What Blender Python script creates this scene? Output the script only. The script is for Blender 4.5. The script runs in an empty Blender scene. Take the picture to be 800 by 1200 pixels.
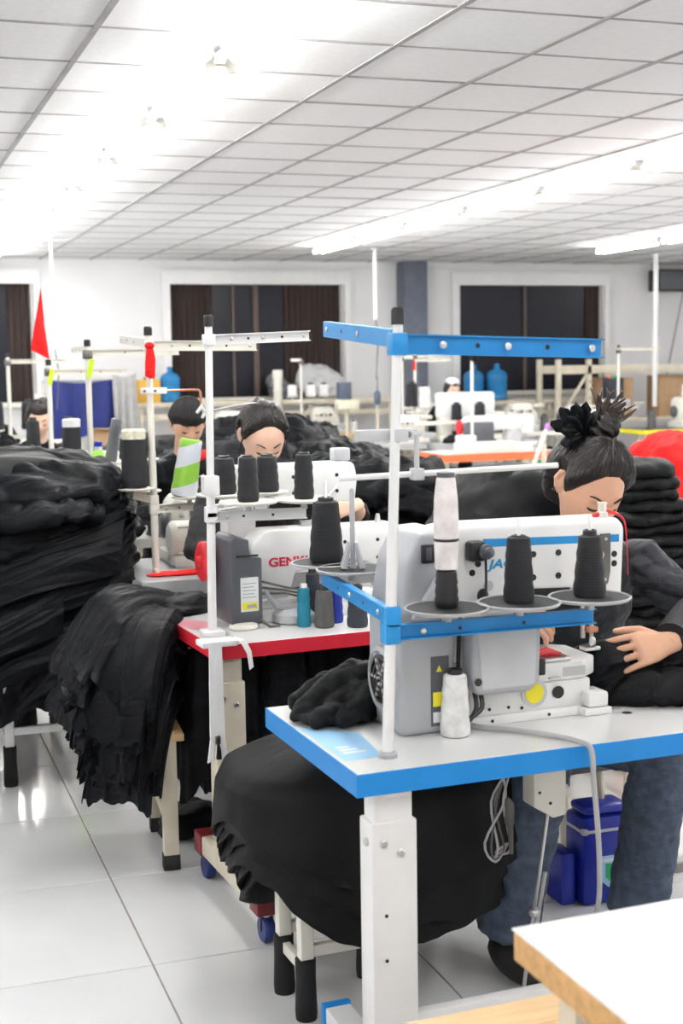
import bpy, bmesh, math, random
import numpy as np
from mathutils import Vector, Matrix, Euler
random.seed(7)
PI = math.pi
sc = bpy.context.scene
C = sc.collection

# ------------------------------------------------------------------ camera
def cam_basis(yaw, pitch, roll):
    y, p, r = map(math.radians, (yaw, pitch, roll))
    f = Vector((math.sin(y)*math.cos(p), math.cos(y)*math.cos(p), -math.sin(p)))
    rt = Vector((math.cos(y), -math.sin(y), 0)); up = rt.cross(f)
    return rt*math.cos(r)+up*math.sin(r), -rt*math.sin(r)+up*math.cos(r), f
cr, cu, cf = cam_basis(19.0, 6.3, -0.86)
cam = bpy.data.cameras.new('camera'); camo = bpy.data.objects.new('camera', cam); C.objects.link(camo)
M = Matrix(((cr.x, cu.x, -cf.x, 0), (cr.y, cu.y, -cf.y, 0), (cr.z, cu.z, -cf.z, 1.62), (0, 0, 0, 1)))
camo.matrix_world = M
cam.sensor_fit = 'VERTICAL'; cam.sensor_height = 36.0; cam.lens = 1620/1200*36.0
cam.clip_start = 0.05; cam.clip_end = 100
cam.dof.use_dof = True; cam.dof.focus_distance = 3.9; cam.dof.aperture_fstop = 4.5
sc.camera = camo
# ------------------------------------------------------------------ world, exposure
w = bpy.data.worlds.new('world'); sc.world = w; w.use_nodes = True
w.node_tree.nodes['Background'].inputs[0].default_value = (0.004, 0.005, 0.009, 1)   # night outside the windows
w.node_tree.nodes['Background'].inputs[1].default_value = 1.0
sc.view_settings.view_transform = 'Standard'; sc.view_settings.look = 'None'
sc.view_settings.exposure = 0.2; sc.view_settings.gamma = 1.0
sc.view_settings.use_curve_mapping = False
TUBE_STRENGTH = 72.0

# ------------------------------------------------------------------ materials
MATS = {}
def mat(name, col=(.8, .8, .8), rough=.5, metal=0.0, var=.06, scale=12.0, bump=0.0, bscale=60.0, spec=.5,
        emis=None, estr=0, trans=0.0, sheen=0.0, coat=0.0, alpha=1.0, stretch=None, ior=1.45, sss=0.0):
    if name in MATS: return MATS[name]
    m = bpy.data.materials.new(name); m.use_nodes = True
    nt = m.node_tree; b = nt.nodes['Principled BSDF']
    tc = nt.nodes.new('ShaderNodeTexCoord'); mp = nt.nodes.new('ShaderNodeMapping')
    nt.links.new(tc.outputs['Object'], mp.inputs['Vector'])
    if stretch: mp.inputs['Scale'].default_value = stretch
    nz = nt.nodes.new('ShaderNodeTexNoise'); nz.inputs['Scale'].default_value = scale; nz.inputs['Detail'].default_value = 4
    nt.links.new(mp.outputs[0], nz.inputs['Vector'])
    rp = nt.nodes.new('ShaderNodeValToRGB')
    c = Vector(col[:3])
    rp.color_ramp.elements[0].position = .3; rp.color_ramp.elements[1].position = .72
    rp.color_ramp.elements[0].color = (*[max(0, x*(1-var)) for x in c], 1)
    rp.color_ramp.elements[1].color = (*[min(1, x*(1+var)) for x in c], 1)
    nt.links.new(nz.outputs['Fac'], rp.inputs[0]); nt.links.new(rp.outputs[0], b.inputs['Base Color'])
    b.inputs['Roughness'].default_value = rough; b.inputs['Metallic'].default_value = metal
    b.inputs['Specular IOR Level'].default_value = spec; b.inputs['IOR'].default_value = ior
    b.inputs['Transmission Weight'].default_value = trans
    b.inputs['Sheen Weight'].default_value = sheen; b.inputs['Coat Weight'].default_value = coat
    b.inputs['Alpha'].default_value = alpha
    if sss: b.inputs['Subsurface Weight'].default_value = sss; b.inputs['Subsurface Radius'].default_value = (.012, .005, .003)
    if emis: b.inputs['Emission Color'].default_value = (*emis, 1); b.inputs['Emission Strength'].default_value = estr
    if bump:
        n2 = nt.nodes.new('ShaderNodeTexNoise'); n2.inputs['Scale'].default_value = bscale; n2.inputs['Detail'].default_value = 5
        nt.links.new(mp.outputs[0], n2.inputs['Vector'])
        bp = nt.nodes.new('ShaderNodeBump'); bp.inputs['Strength'].default_value = bump; bp.inputs['Distance'].default_value = .01
        nt.links.new(n2.outputs['Fac'], bp.inputs['Height']); nt.links.new(bp.outputs[0], b.inputs['Normal'])
    MATS[name] = m
    return m
def thread_mat(name, col):
    """wound thread: fine horizontal winding bands"""
    if name in MATS: return MATS[name]
    m = mat(name, col, .75, 0, .18, 30, 0, sheen=.03)
    nt = m.node_tree; b = nt.nodes['Principled BSDF']
    tc = nt.nodes.new('ShaderNodeTexCoord'); wv = nt.nodes.new('ShaderNodeTexWave')
    wv.bands_direction = 'Z'; wv.inputs['Scale'].default_value = 90; wv.inputs['Distortion'].default_value = 1.5
    nt.links.new(tc.outputs['Object'], wv.inputs['Vector'])
    bp = nt.nodes.new('ShaderNodeBump'); bp.inputs['Strength'].default_value = .35; bp.inputs['Distance'].default_value = .003
    nt.links.new(wv.outputs['Fac'], bp.inputs['Height']); nt.links.new(bp.outputs[0], b.inputs['Normal'])
    return m
K = dict(
  white=mat('white_paint', (.82, .82, .82), .35, var=.03), machine=mat('machine_white', (.84, .84, .83), .28, var=.03, coat=.2),
  cream=mat('cream_paint', (.66, .6, .48), .42, var=.12, scale=9), ivory=mat('ivory_enamel', (.78, .76, .69), .35, var=.05),
  grey=mat('machine_grey', (.40, .41, .43), .38, var=.05), lgrey=mat('light_grey', (.55, .56, .58), .4, var=.05),
  dgrey=mat('charcoal_plastic', (.085, .09, .105), .42, var=.1), black=mat('black_plastic', (.012, .012, .014), .4, var=.2),
  rubber=mat('black_rubber', (.02, .02, .022), .75, var=.3), blue=mat('blue_paint', (.014, .25, .60), .35, var=.06),
  bluedge=mat('blue_edge_band', (.004, .215, .60), .4, var=.05), rededge=mat('red_edge_band', (.58, .018, .035), .4, var=.07),
  top=mat('laminate_white', (.76, .76, .75), .22, var=.025, scale=5), greytop=mat('laminate_grey', (.42, .43, .44), .3, var=.05),
  steel=mat('bright_steel', (.6, .6, .6), .28, 1, .08), dsteel=mat('dark_steel', (.18, .17, .16), .4, 1, .2),
  copper=mat('copper_rod', (.42, .2, .12), .4, .8, .15), red=mat('red_plastic', (.62, .02, .03), .35, var=.05),
  orange=mat('orange_board', (.75, .16, .06), .45), yellow=mat('yellow_print', (.85, .75, .03), .45),
  wood=mat('bare_wood', (.62, .36, .14), .55, var=.2, scale=6, stretch=(1, 8, 8)), palewood=mat('pale_wood', (.72, .50, .27), .5, var=.12, scale=6, stretch=(1, 9, 9)),
  wall=mat('wall_white', (.80, .80, .81), .7, var=.02, scale=2), tile=mat('ceiling_board', (.80, .80, .80), .85, var=.03, scale=30, bump=.12, bscale=160),
  grid=mat('ceiling_grid', (.30, .295, .29), .6, var=.2, scale=4), ftile=mat('floor_tile', (.74, .75, .76), .11, var=.05, scale=2.5, spec=.6),
  grout=mat('floor_grout', (.30, .28, .25), .8, var=.3), column=mat('column_slate', (.12, .135, .175), .6, var=.1),
  glass=mat('night_glass', (.01, .011, .018), .3, var=.1, spec=.3), curtain=mat('brown_curtain', (.028, .017, .014), .8, var=.3, scale=8, stretch=(20, 20, .4)),
  frame=mat('window_alu', (.45, .44, .43), .4, .3, .08), alub=mat('window_brown', (.10, .07, .06), .5, var=.1),
  skin=mat('skin', (.70, .40, .27), .48, var=.06, scale=14, sss=.15), skin2=mat('skin_pale', (.80, .53, .40), .48, var=.06, scale=14, sss=.15),
  hair=mat('black_hair', (.014, .011, .010), .36, var=.5, scale=60, bump=.6, bscale=90, stretch=(1, .12, .3)), brow=mat('brow_hair', (.03, .02, .017), .7),
  lip=mat('lip', (.5, .17, .15), .4), bcloth=mat('black_cloth', (.0045, .0052, .0068), .55, var=.3, scale=9, bump=.25, bscale=420, sheen=.0, spec=.14),
  char=mat('charcoal_knit', (.028, .030, .037), .8, var=.15, scale=50, bump=.3, bscale=300, sheen=.06), cuff=mat('black_knit', (.006, .006, .0075), .8, var=.2, sheen=.03),
  denim=mat('blue_denim', (.065, .088, .135), .8, var=.3, scale=40, bump=.3, bscale=300), redcloth=mat('red_cloth', (.66, .012, .012), .75, var=.12, bump=.2, bscale=300, spec=.25),
  wcloth=mat('white_cloth', (.80, .80, .80), .8, var=.04, bump=.2, bscale=200), gcloth=mat('grey_cloth', (.42, .42, .42), .8, var=.1),
  water=mat('blue_bottle', (.03, .28, .62), .12, var=.15, trans=.35), crate=mat('blue_plastic', (.006, .018, .30), .35, var=.08), tarp=mat('blue_tarp', (.006, .016, .14), .6, var=.25, scale=5),
  cardboard=mat('cardboard', (.42, .27, .15), .8, var=.12), ybox=mat('yellow_crate', (.72, .40, .06), .5, var=.1), green=mat('green_plastic', (.02, .42, .16), .45), lime=mat('lime_plastic', (.30, .80, .05), .4),
  neon=mat('neon_cloth', (.55, .95, .02), .7), poly=mat('plastic_film', (.80, .81, .83), .18, var=.1, trans=.35, bump=.6, bscale=14), polyg=mat('grey_film', (.16, .16, .18), .22, var=.4, trans=.2, bump=.8, bscale=14),
  tube=mat('lamp_tube', (1, 1, 1), .5, emis=(1, .985, .96), estr=TUBE_STRENGTH), label=mat('paper_label', (.78, .79, .80), .5, var=.04), ink=mat('grey_ink', (.35, .36, .38), .6),
  logo_red=mat('logo_red', (.62, .02, .05), .4), logo_blue=mat('logo_blue', (.02, .30, .62), .4), ltblue=mat('pale_blue_print', (.36, .62, .88), .35), pinkp=mat('pink_print', (.80, .25, .32), .35),
  dred=mat('dark_red_paint', (.16, .012, .018), .45, var=.15), wheel=mat('blue_wheel', (.015, .03, .16), .4), cable=mat('grey_cable', (.42, .42, .43), .5), dcable=mat('dark_cable', (.10, .095, .09), .5),
  print=mat('cap_paper', (.68, .66, .52), .7, var=.25, scale=60), tray=mat('tray_black', (.022, .023, .025), .75, var=.2, scale=80), trayrim=mat('tray_grey', (.40, .41, .42), .45),
  tblack=thread_mat('thread_black', (.010, .011, .014)), twhite=thread_mat('thread_white', (.80, .80, .79)), tpink=thread_mat('thread_pinkish', (.82, .77, .77)), tteal=thread_mat('thread_teal', (.01, .20, .30)),
  tgrey=thread_mat('thread_grey', (.085, .085, .085)), tblue=thread_mat('thread_blue', (.012, .035, .33)), tnavy=thread_mat('thread_navy', (.025, .03, .045)), tslate=thread_mat('thread_slate', (.07, .09, .13)),
  net=mat('white_net', (.82, .78, .78), .7), purple=mat('purple_plastic', (.5, .2, .7), .5), maroon=mat('maroon_wood', (.10, .015, .015), .5), beanie=mat('dark_knit', (.012, .011, .012), .9, var=.3, scale=60, bump=.4, bscale=200),
)

K['brownhair'] = mat('brown_hair', (.035, .02, .014), .5, var=.5, scale=60)
def creases(m, scale, dist, strength=.8):
    # soft running wrinkles in the cloth, on top of the modelled folds
    nt = m.node_tree; b = nt.nodes['Principled BSDF']; tc = nt.nodes.new('ShaderNodeTexCoord'); mp = nt.nodes.new('ShaderNodeMapping'); mp.inputs['Scale'].default_value = (.3, .9, 1.2); mp.inputs['Rotation'].default_value = (.3, .5, .4)
    nz = nt.nodes.new('ShaderNodeTexNoise'); nz.inputs['Scale'].default_value = scale; nz.inputs['Detail'].default_value = 3; nz.inputs['Distortion'].default_value = 1.2
    ma = nt.nodes.new('ShaderNodeMath'); ma.operation = 'SUBTRACT'; ma.inputs[1].default_value = .5; mb = nt.nodes.new('ShaderNodeMath'); mb.operation = 'ABSOLUTE'
    bp = nt.nodes.new('ShaderNodeBump'); bp.inputs['Strength'].default_value = strength; bp.inputs['Distance'].default_value = dist
    nt.links.new(tc.outputs['Object'], mp.inputs[0]); nt.links.new(mp.outputs[0], nz.inputs['Vector']); nt.links.new(nz.outputs['Fac'], ma.inputs[0]); nt.links.new(ma.outputs[0], mb.inputs[0]); nt.links.new(mb.outputs[0], bp.inputs['Height'])
    nt.links.new(bp.outputs[0], b.inputs['Normal'])
K['bcloth_smooth'] = mat('black_cloth_smooth', (.0045, .005, .006), .55, var=.3, scale=9, bump=.2, bscale=420, spec=.18)
for k_ in ('bcloth', 'redcloth'): creases(K[k_], 6, .05, .45)
creases(K['char'], 9, .03); creases(K['denim'], 12, .025, .6)
def at(px, py, Y):
    # the point seen at a pixel of the photograph, at depth Y of the room
    r = cf+cr*((px-400)/1620)-cu*((py-600)/1620); return Vector((0, 0, 1.62))+r*(Y/r.y)

# ------------------------------------------------------------------ numpy noise
_rs = np.random.RandomState(3); _perm = _rs.permutation(256); _perm = np.concatenate([_perm, _perm, _perm])
_g = _rs.randn(256, 3); _g /= np.linalg.norm(_g, axis=1)[:, None]
def pnoise(p):
    p = np.asarray(p, float); i = np.floor(p).astype(int); f = p-i; u = f*f*f*(f*(f*6-15)+10); i &= 255
    r = 0
    for dx in (0, 1):
        for dy in (0, 1):
            for dz in (0, 1):
                h = _perm[_perm[_perm[(i[..., 0]+dx) & 255]+((i[..., 1]+dy) & 255)]+((i[..., 2]+dz) & 255)]
                g = _g[h]; d = f-np.array([dx, dy, dz])
                wt = (u[..., 0] if dx else 1-u[..., 0])*(u[..., 1] if dy else 1-u[..., 1])*(u[..., 2] if dz else 1-u[..., 2])
                r = r+wt*(g*d).sum(-1)
    return r*1.6
def ridge(p): return 1-2*np.abs(pnoise(p))
def fbm(p, o=3): return sum(pnoise(np.asarray(p)*2**k+7.3*k)/2**k for k in range(o))

# ------------------------------------------------------------------ mesh builder
class MB:
    def __init__(s): s.v = []; s.f = []
    def add(s, vs, fs, M=None):
        o = len(s.v)
        s.v += [tuple(M @ Vector(v)) if M is not None else tuple(v) for v in vs]
        s.f += [tuple(i+o for i in f) for f in fs]; return s
    def box(s, x0, x1, y0, y1, z0, z1, M=None):
        return s.add([(x0,y0,z0),(x1,y0,z0),(x1,y1,z0),(x0,y1,z0),(x0,y0,z1),(x1,y0,z1),(x1,y1,z1),(x0,y1,z1)],
                     [(0,3,2,1),(4,5,6,7),(0,1,5,4),(1,2,6,5),(2,3,7,6),(3,0,4,7)], M)
    def bev(s, vs, fs, wd, seg=2, M=None, sel=None):
        bm = bmesh.new(); bv = [bm.verts.new(v) for v in vs]
        for f in fs: bm.faces.new([bv[i] for i in f])
        bm.normal_update()
        ed = [e for e in bm.edges if (sel is None or sel(e))]
        bmesh.ops.bevel(bm, geom=ed, offset=wd, segments=seg, affect='EDGES', profile=.5, clamp_overlap=True)
        bm.verts.index_update()
        s.add([v.co.copy() for v in bm.verts], [[v.index for v in f.verts] for f in bm.faces], M); bm.free(); return s
    def rbox(s, x0, x1, y0, y1, z0, z1, r=.006, seg=2, M=None):
        t = MB().box(x0, x1, y0, y1, z0, z1); r = min(r, .49*min(x1-x0, y1-y0, z1-z0))
        return s.bev(t.v, t.f, r, seg, M)
    def prism(s, poly, a0, a1, axis='y', r=0, seg=2, M=None):
        """poly of 2-D points extruded along axis; axis y: (x,z); axis x: (y,z); axis z: (x,y)"""
        mk = {'y': lambda p, a: (p[0], a, p[1]), 'x': lambda p, a: (a, p[0], p[1]), 'z': lambda p, a: (p[0], p[1], a)}[axis]
        n = len(poly); vs = [mk(p, a0) for p in poly]+[mk(p, a1) for p in poly]
        fs = [tuple(range(n)), tuple(range(2*n-1, n-1, -1))]+[(i, i+n, (i+1) % n+n, (i+1) % n) for i in range(n)]
        bm = bmesh.new(); bv = [bm.verts.new(v) for v in vs]
        for f in fs: bm.faces.new([bv[i] for i in f])
        bmesh.ops.recalc_face_normals(bm, faces=bm.faces)
        if r: bmesh.ops.bevel(bm, geom=list(bm.edges), offset=r, segments=seg, affect='EDGES', profile=.5, clamp_overlap=True)
        bm.verts.index_update()
        s.add([v.co.copy() for v in bm.verts], [[v.index for v in f.verts] for f in bm.faces], M); bm.free(); return s
    def tube(s, pts, r, n=8, M=None, flat=None):
        P = [Vector(p) for p in pts]; N = len(P); R = list(r) if hasattr(r, '__len__') else [r]*N
        vs = []; fs = []; up = None
        for i in range(N):
            t = (P[min(i+1, N-1)]-P[max(i-1, 0)]).normalized()
            if up is None: up = Vector((0, 0, 1)) if abs(t.z) < .9 else Vector((1, 0, 0))
            if flat is not None and i == 0: up = Vector(flat)
            sd = t.cross(up).normalized(); up = sd.cross(t).normalized()
            ra, rb = R[i] if hasattr(R[i], '__len__') else (R[i], R[i])
            for k in range(n):
                a = 2*PI*k/n; vs.append(P[i]+sd*math.cos(a)*ra+up*math.sin(a)*rb)
        for i in range(N-1):
            for k in range(n):
                fs.append((i*n+k, i*n+(k+1) % n, (i+1)*n+(k+1) % n, (i+1)*n+k))
        fs.append(tuple(range(n-1, -1, -1))); fs.append(tuple((N-1)*n+k for k in range(n)))
        return s.add(vs, fs, M)
    def cyl(s, p0, p1, r0, r1=None, n=16, M=None): return s.tube([p0, p1], [r0, r0 if r1 is None else r1], n, M)
    def capsule(s, pts, radii, n=14):
        """closed limb with rounded ends, for the remesher"""
        P = [Vector(p) for p in pts]; R = [r if hasattr(r, '__len__') else (r, r) for r in radii]
        a = (P[0]-P[1]).normalized(); b = (P[-1]-P[-2]).normalized()
        m0 = min(R[0]); m1 = min(R[-1])
        P2 = [P[0]+a*m0*.95, P[0]+a*m0*.6]+P+[P[-1]+b*m1*.6, P[-1]+b*m1*.95]
        k = lambda q, t: (q[0]*t, q[1]*t)
        R2 = [k(R[0], .3), k(R[0], .8)]+R+[k(R[-1], .8), k(R[-1], .3)]
        return s.tube(P2, R2, n)
    def lathe(s, prof, c=(0, 0, 0), n=24, M=None):
        vs = []; fs = []; m = len(prof)
        for (r, z) in prof:
            for k in range(n):
                a = 2*PI*k/n; vs.append((c[0]+r*math.cos(a), c[1]+r*math.sin(a), c[2]+z))
        for i in range(m-1):
            for k in range(n): fs.append((i*n+k, i*n+(k+1) % n, (i+1)*n+(k+1) % n, (i+1)*n+k))
        if prof[0][0] > 1e-5: fs.append(tuple(range(n-1, -1, -1)))
        if prof[-1][0] > 1e-5: fs.append(tuple((m-1)*n+k for k in range(n)))
        return s.add(vs, fs, M)
    def ell(s, c, r, n=16, m=10, M=None):
        vs = []; fs = []
        for i in range(1, m):
            t = PI*i/m
            for k in range(n):
                a = 2*PI*k/n; vs.append((c[0]+r[0]*math.sin(t)*math.cos(a), c[1]+r[1]*math.sin(t)*math.sin(a), c[2]+r[2]*math.cos(t)))
        o = len(vs); vs += [(c[0], c[1], c[2]+r[2]), (c[0], c[1], c[2]-r[2])]
        for i in range(m-2):
            for k in range(n): fs.append((i*n+k, (i+1)*n+k, (i+1)*n+(k+1) % n, i*n+(k+1) % n))
        for k in range(n): fs.append((o, k, (k+1) % n)); fs.append((o+1, (m-2)*n+(k+1) % n, (m-2)*n+k))
        return s.add(vs, fs, M)
    def mesh(s, name):
        me = bpy.data.meshes.new(name); me.from_pydata(s.v, [], s.f); me.update(); return me
    def build(s, name, m, parent=None, loc=(0, 0, 0), rot=(0, 0, 0), smooth=35, fix=True):
        me = s.mesh(name)
        if fix:
            bm = bmesh.new(); bm.from_mesh(me); bmesh.ops.recalc_face_normals(bm, faces=bm.faces); bm.to_mesh(me); bm.free()
        if smooth: me.shade_smooth(); me.set_sharp_from_angle(angle=math.radians(smooth))
        return link(name, me, m, parent, loc, rot)
def link(name, me, m, parent=None, loc=(0, 0, 0), rot=(0, 0, 0)):
    o = bpy.data.objects.new(name, me); C.objects.link(o)
    if m is not None and not me.materials: me.materials.append(m)
    o.location = loc; o.rotation_euler = rot; o.parent = parent
    return o
def tag(o, label=None, cat=None, group=None, kind=None):
    for k, v in (('label', label), ('category', cat), ('group', group), ('kind', kind)):
        if v: o[k] = v
    return o
def thing(name, label, cat, loc=(0, 0, 0), rz=0, group=None, rot=None):
    o = bpy.data.objects.new(name, None); C.objects.link(o); o.empty_display_size = .05
    o.location = loc; o.rotation_euler = rot or (0, 0, rz)
    return tag(o, label, cat, group)
def dup(o, parent=None):
    c = o.copy(); C.objects.link(c); c.parent = parent
    for ch in o.children: dup(ch, c)
    return c
def R4(rx=0, ry=0, rz=0, loc=(0, 0, 0)): return Matrix.Translation(loc) @ Euler((rx, ry, rz)).to_matrix().to_4x4()
def bolt(parent, p, d=(0, -1, 0), r=.006, h=.004, m=None, name='bolt'):
    p = Vector(p); d = Vector(d).normalized()
    return MB().tube([p, p+d*h*.7, p+d*h], [r, r, r*.7], 10).build(name, m or K['steel'], parent)
def disc(parent, p, d, r, m, name, h=.0012, n=20):
    p = Vector(p); d = Vector(d).normalized(); return MB().cyl(p, p+d*h, r, r, n).build(name, m, parent)
def text(parent, s, p, size, m, rot=(PI/2, 0, 0), shear=0, sx=1.0, name='lettering', weight=0.0):
    cu_ = bpy.data.curves.new('t', 'FONT'); cu_.body = s; cu_.size = size; cu_.shear = shear; cu_.extrude = .0006; cu_.offset = weight
    to = bpy.data.objects.new('t', cu_); C.objects.link(to)
    dg = bpy.context.evaluated_depsgraph_get(); me = bpy.data.meshes.new_from_object(to.evaluated_get(dg))
    bpy.data.objects.remove(to); me.name = name; me.materials.clear()
    o = link(name, me, m, parent, p, rot); o.scale = (sx, 1, 1); return o
def smooth_path(pts, sub=4):
    P = [Vector(p) for p in pts]; out = []
    for i in range(len(P)-1):
        p0, p1, p2, p3 = P[max(i-1, 0)], P[i], P[i+1], P[min(i+2, len(P)-1)]
        for k in range(sub):
            t = k/sub; out.append(.5*((2*p1)+(p2-p0)*t+(2*p0-5*p1+4*p2-p3)*t*t+(3*p1-p0-3*p2+p3)*t**3))
    return out+[P[-1]]
def remeshed(mb, voxel, smooth=4, fac=.5):
    me = mb.mesh('tmp'); o = bpy.data.objects.new('tmp', me); C.objects.link(o)
    md = o.modifiers.new('r', 'REMESH'); md.mode = 'VOXEL'; md.voxel_size = voxel; md.use_smooth_shade = True
    if smooth: ms = o.modifiers.new('s', 'SMOOTH'); ms.iterations = smooth; ms.factor = fac
    dg = bpy.context.evaluated_depsgraph_get(); out = bpy.data.meshes.new_from_object(o.evaluated_get(dg))
    bpy.data.objects.remove(o); out.materials.clear(); out.shade_smooth(); return out
def displace(me, fn):
    n = len(me.vertices); co = np.empty(n*3, np.float32); me.vertices.foreach_get('co', co); no = np.empty(n*3, np.float32)
    me.vertex_normals.foreach_get('vector', no)
    co = co.reshape(-1, 3).astype(float); no = no.reshape(-1, 3); d = fn(co)
    co = co+no*d[:, None]; me.vertices.foreach_set('co', co.astype(np.float32).ravel()); me.update()
# ================================================================== THE SETTING
X0, X1, Y0, Y1, ZC = -6.5, 13.5, -4.0, 16.4, 2.82
# floor: slab with separate tiles
TX, TY = .70, .667
fl = MB().box(X0, X1, Y0, Y1+.3, -.2, -.004).build('floor', K['grout'], smooth=0); tag(fl, 'glossy pale grey tiled workshop floor', 'floor', kind='structure')
tile_me = MB().rbox(.0025, TX-.0025, .0025, TY-.0025, -.012, 0, .0015, 1).mesh('tile'); tile_me.materials.append(K['ftile'])
rest = MB()
for i in range(-11, 20):
    for j in range(-12, 24):
        x, y = .668+i*TX, 3.56+j*TY
        if -3 <= i <= 5 and -2 <= j <= 10: link('tile', tile_me, None, fl, (x, y, 0))
        elif x > X0-.3 and x < X1-.4 and y > Y0-.3 and y < Y1-.3: rest.box(x+.0025, x+TX-.0025, y+.0025, y+TY-.0025, -.012, 0)
r_ = rest.build('distant_tiles', K['ftile'], fl, smooth=0); r_['kind'] = 'stuff'
# ceiling: boards resting in a T-bar grid
ce = MB().box(X0, X1, Y0, Y1+.3, ZC+.03, ZC+.2).build('ceiling', K['tile'], smooth=0); tag(ce, 'suspended ceiling of white boards in a metal grid', 'ceiling', kind='structure')
CX, CY = .575, .605
def vis(x, y):
    v = Vector((x, y, ZC-1.62)); d = v.dot(cf)
    if d < 1: return False
    px = 400+1620*v.dot(cr)/d; py = 600-1620*v.dot(cu)/d
    return -90 < px < 890 and -70 < py < 330
cb = MB().box(0, CX-.016, 0, CY-.016, 0, .02).mesh('ceiling_board'); cb.materials.append(K['tile'])
rest = MB(); cand = []
for i in range(-13, 22):
    for j in range(-15, 20):
        x, y = .862+i*CX, 5.12+j*CY
        if x < X0-.1 or x+CX > X1+.1 or y < Y0-.1 or y+CY > Y1+.35: continue
        (cand if vis(x+CX/2, y+CY/2) else rest.v).append((x, y)) if vis(x+CX/2, y+CY/2) else rest.box(x+.008, x+CX-.008, y+.008, y+CY-.008, ZC, ZC+.02)
cand.sort(key=lambda p: p[0]**2+p[1]**2)
for q, (x, y) in enumerate(cand):
    if q < 300: link('ceiling_board', cb, None, ce, (x+.008, y+.008, ZC+random.uniform(0, .003)))
    else: rest.box(x+.008, x+CX-.008, y+.008, y+CY-.008, ZC, ZC+.02)
r_ = rest.build('distant_boards', K['tile'], ce, smooth=0); r_['kind'] = 'stuff'
run = MB().box(-.012, .012, Y0, Y1, -.004, .02).mesh('grid_runner'); run.materials.append(K['grid'])
crs = MB().box(X0, X1, -.007, .007, -.0025, .02).mesh('cross_runner'); crs.materials.append(K['grid'])
for i in range(-12, 22): link('grid_runner', run, None, ce, (.862+i*CX, 0, ZC))
for j in range(-15, 19): link('cross_runner', crs, None, ce, (0, 5.12+j*CY, ZC))
# walls
def wall(name, mb, label):
    o = mb.build(name, K['wall'], smooth=0); return tag(o, label, 'wall', kind='structure')
WIN = [(-.5, 1.93), (3.48, 5.72), (7.23, 9.37), (10.9, 13.0)]; WZ0, WZ1 = 1.18, 2.64
mb = MB()
xs = [X0]+[q for p in WIN for q in p]+[X1]
for k in range(0, len(xs), 2): mb.box(xs[k], xs[k+1], Y1, Y1+.25, 0, ZC+.05)
for a, b in WIN: mb.box(a, b, Y1, Y1+.25, 0, WZ0); mb.box(a, b, Y1, Y1+.25, WZ1, ZC+.05)
wall('wall_back', mb, 'white plastered far wall with wide dark windows')
wall('wall_left', MB().box(X0-.2, X0, Y0, Y1+.3, 0, ZC+.05), 'white side wall left of the workshop')
wall('wall_right', MB().box(X1, X1+.2, Y0, Y1+.3, 0, ZC+.05), 'white side wall right of the workshop')
wall('wall_front', MB().box(X0, X1, Y0-.2, Y0, 0, ZC+.05), 'white wall at the near end of the workshop')
o = MB().box(X0, X1, Y1-.02, Y1, ZC-.07, ZC).build('trim_1', K['wall']); tag(o, 'white strip along the top of the far wall', 'trim', kind='structure')
o = MB().rbox(6.42, 6.73, Y1-.28, Y1, 0, ZC, .004).build('column', K['column']); tag(o, 'dark slate column standing against the far wall', 'column', kind='structure')
def window(n, a, b, panels, label):
    t = thing('window_%d' % n, label, 'window', (a, Y1, WZ0)); t['kind'] = 'structure'
    W, H = b-a, WZ1-WZ0
    f = MB(); f.box(-.06, .04, -.05, .1, .001, H+.06).box(W-.04, W+.07, -.05, .1, .001, H+.06).box(.041, W-.041, -.05, .1, H-.10, H+.06)
    f.build('window_frame', K['white'], t)
    MB().box(-.09, W+.09, -.14, .1, -.05, 0).build('window_sill', K['ivory'], t)
    MB().box(W-.045, W-.005, -.055, -.05, .1, H-.1).build('frame_edge', K['frame'], t)
    x = .04
    for kind, wd in panels:
        x1 = x+wd*(W-.08)
        if kind == 'g': MB().box(x+.002, x1-.002, .07, .08, 0, H-.1).build('pane', K['glass'], t)
        elif kind == 'm': MB().box(x, x1, .04, .09, 0, H-.1).build('mullion', K['alub'], t)
        else:
            m = MB(); N = max(6, int((x1-x)/.012)); vs = []
            for i in range(N+1):
                xx = x+(x1-x)*i/N; yy = .055+.012*math.sin(i*1.05)+.006*math.sin(i*.37); vs += [(xx, yy, 0), (xx, yy, H-.1), (xx, yy+.004, H-.1), (xx, yy+.004, 0)]
            fs = []
            for i in range(N): fs += [(4*i, 4*i+4, 4*i+5, 4*i+1), (4*i+2, 4*i+6, 4*i+7, 4*i+3)]
            m.add(vs, fs).build('curtain', K['curtain'], t, smooth=60, fix=False)
            MB().box(x, x1, .075, .085, 0, H-.1).build('pane', K['glass'], t)
        x = x1
    return t
window(1, *WIN[0], [('g', .89), ('c', .11)], 'wide dark window at the left edge beside the red pennant')
window(2, *WIN[1], [('c', .25), ('g', .11), ('m', .012), ('g', .11), ('m', .03), ('g', .15), ('c', .338)], 'dark window with brown curtains behind the white plastic bags')
window(3, *WIN[2], [('g', .46), ('m', .02), ('g', .42), ('c', .10)], 'dark navy window behind the blue water bottles')
window(4, *WIN[3], [('g', .5), ('m', .02), ('g', .48)], 'dark window beyond the right edge')
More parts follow.
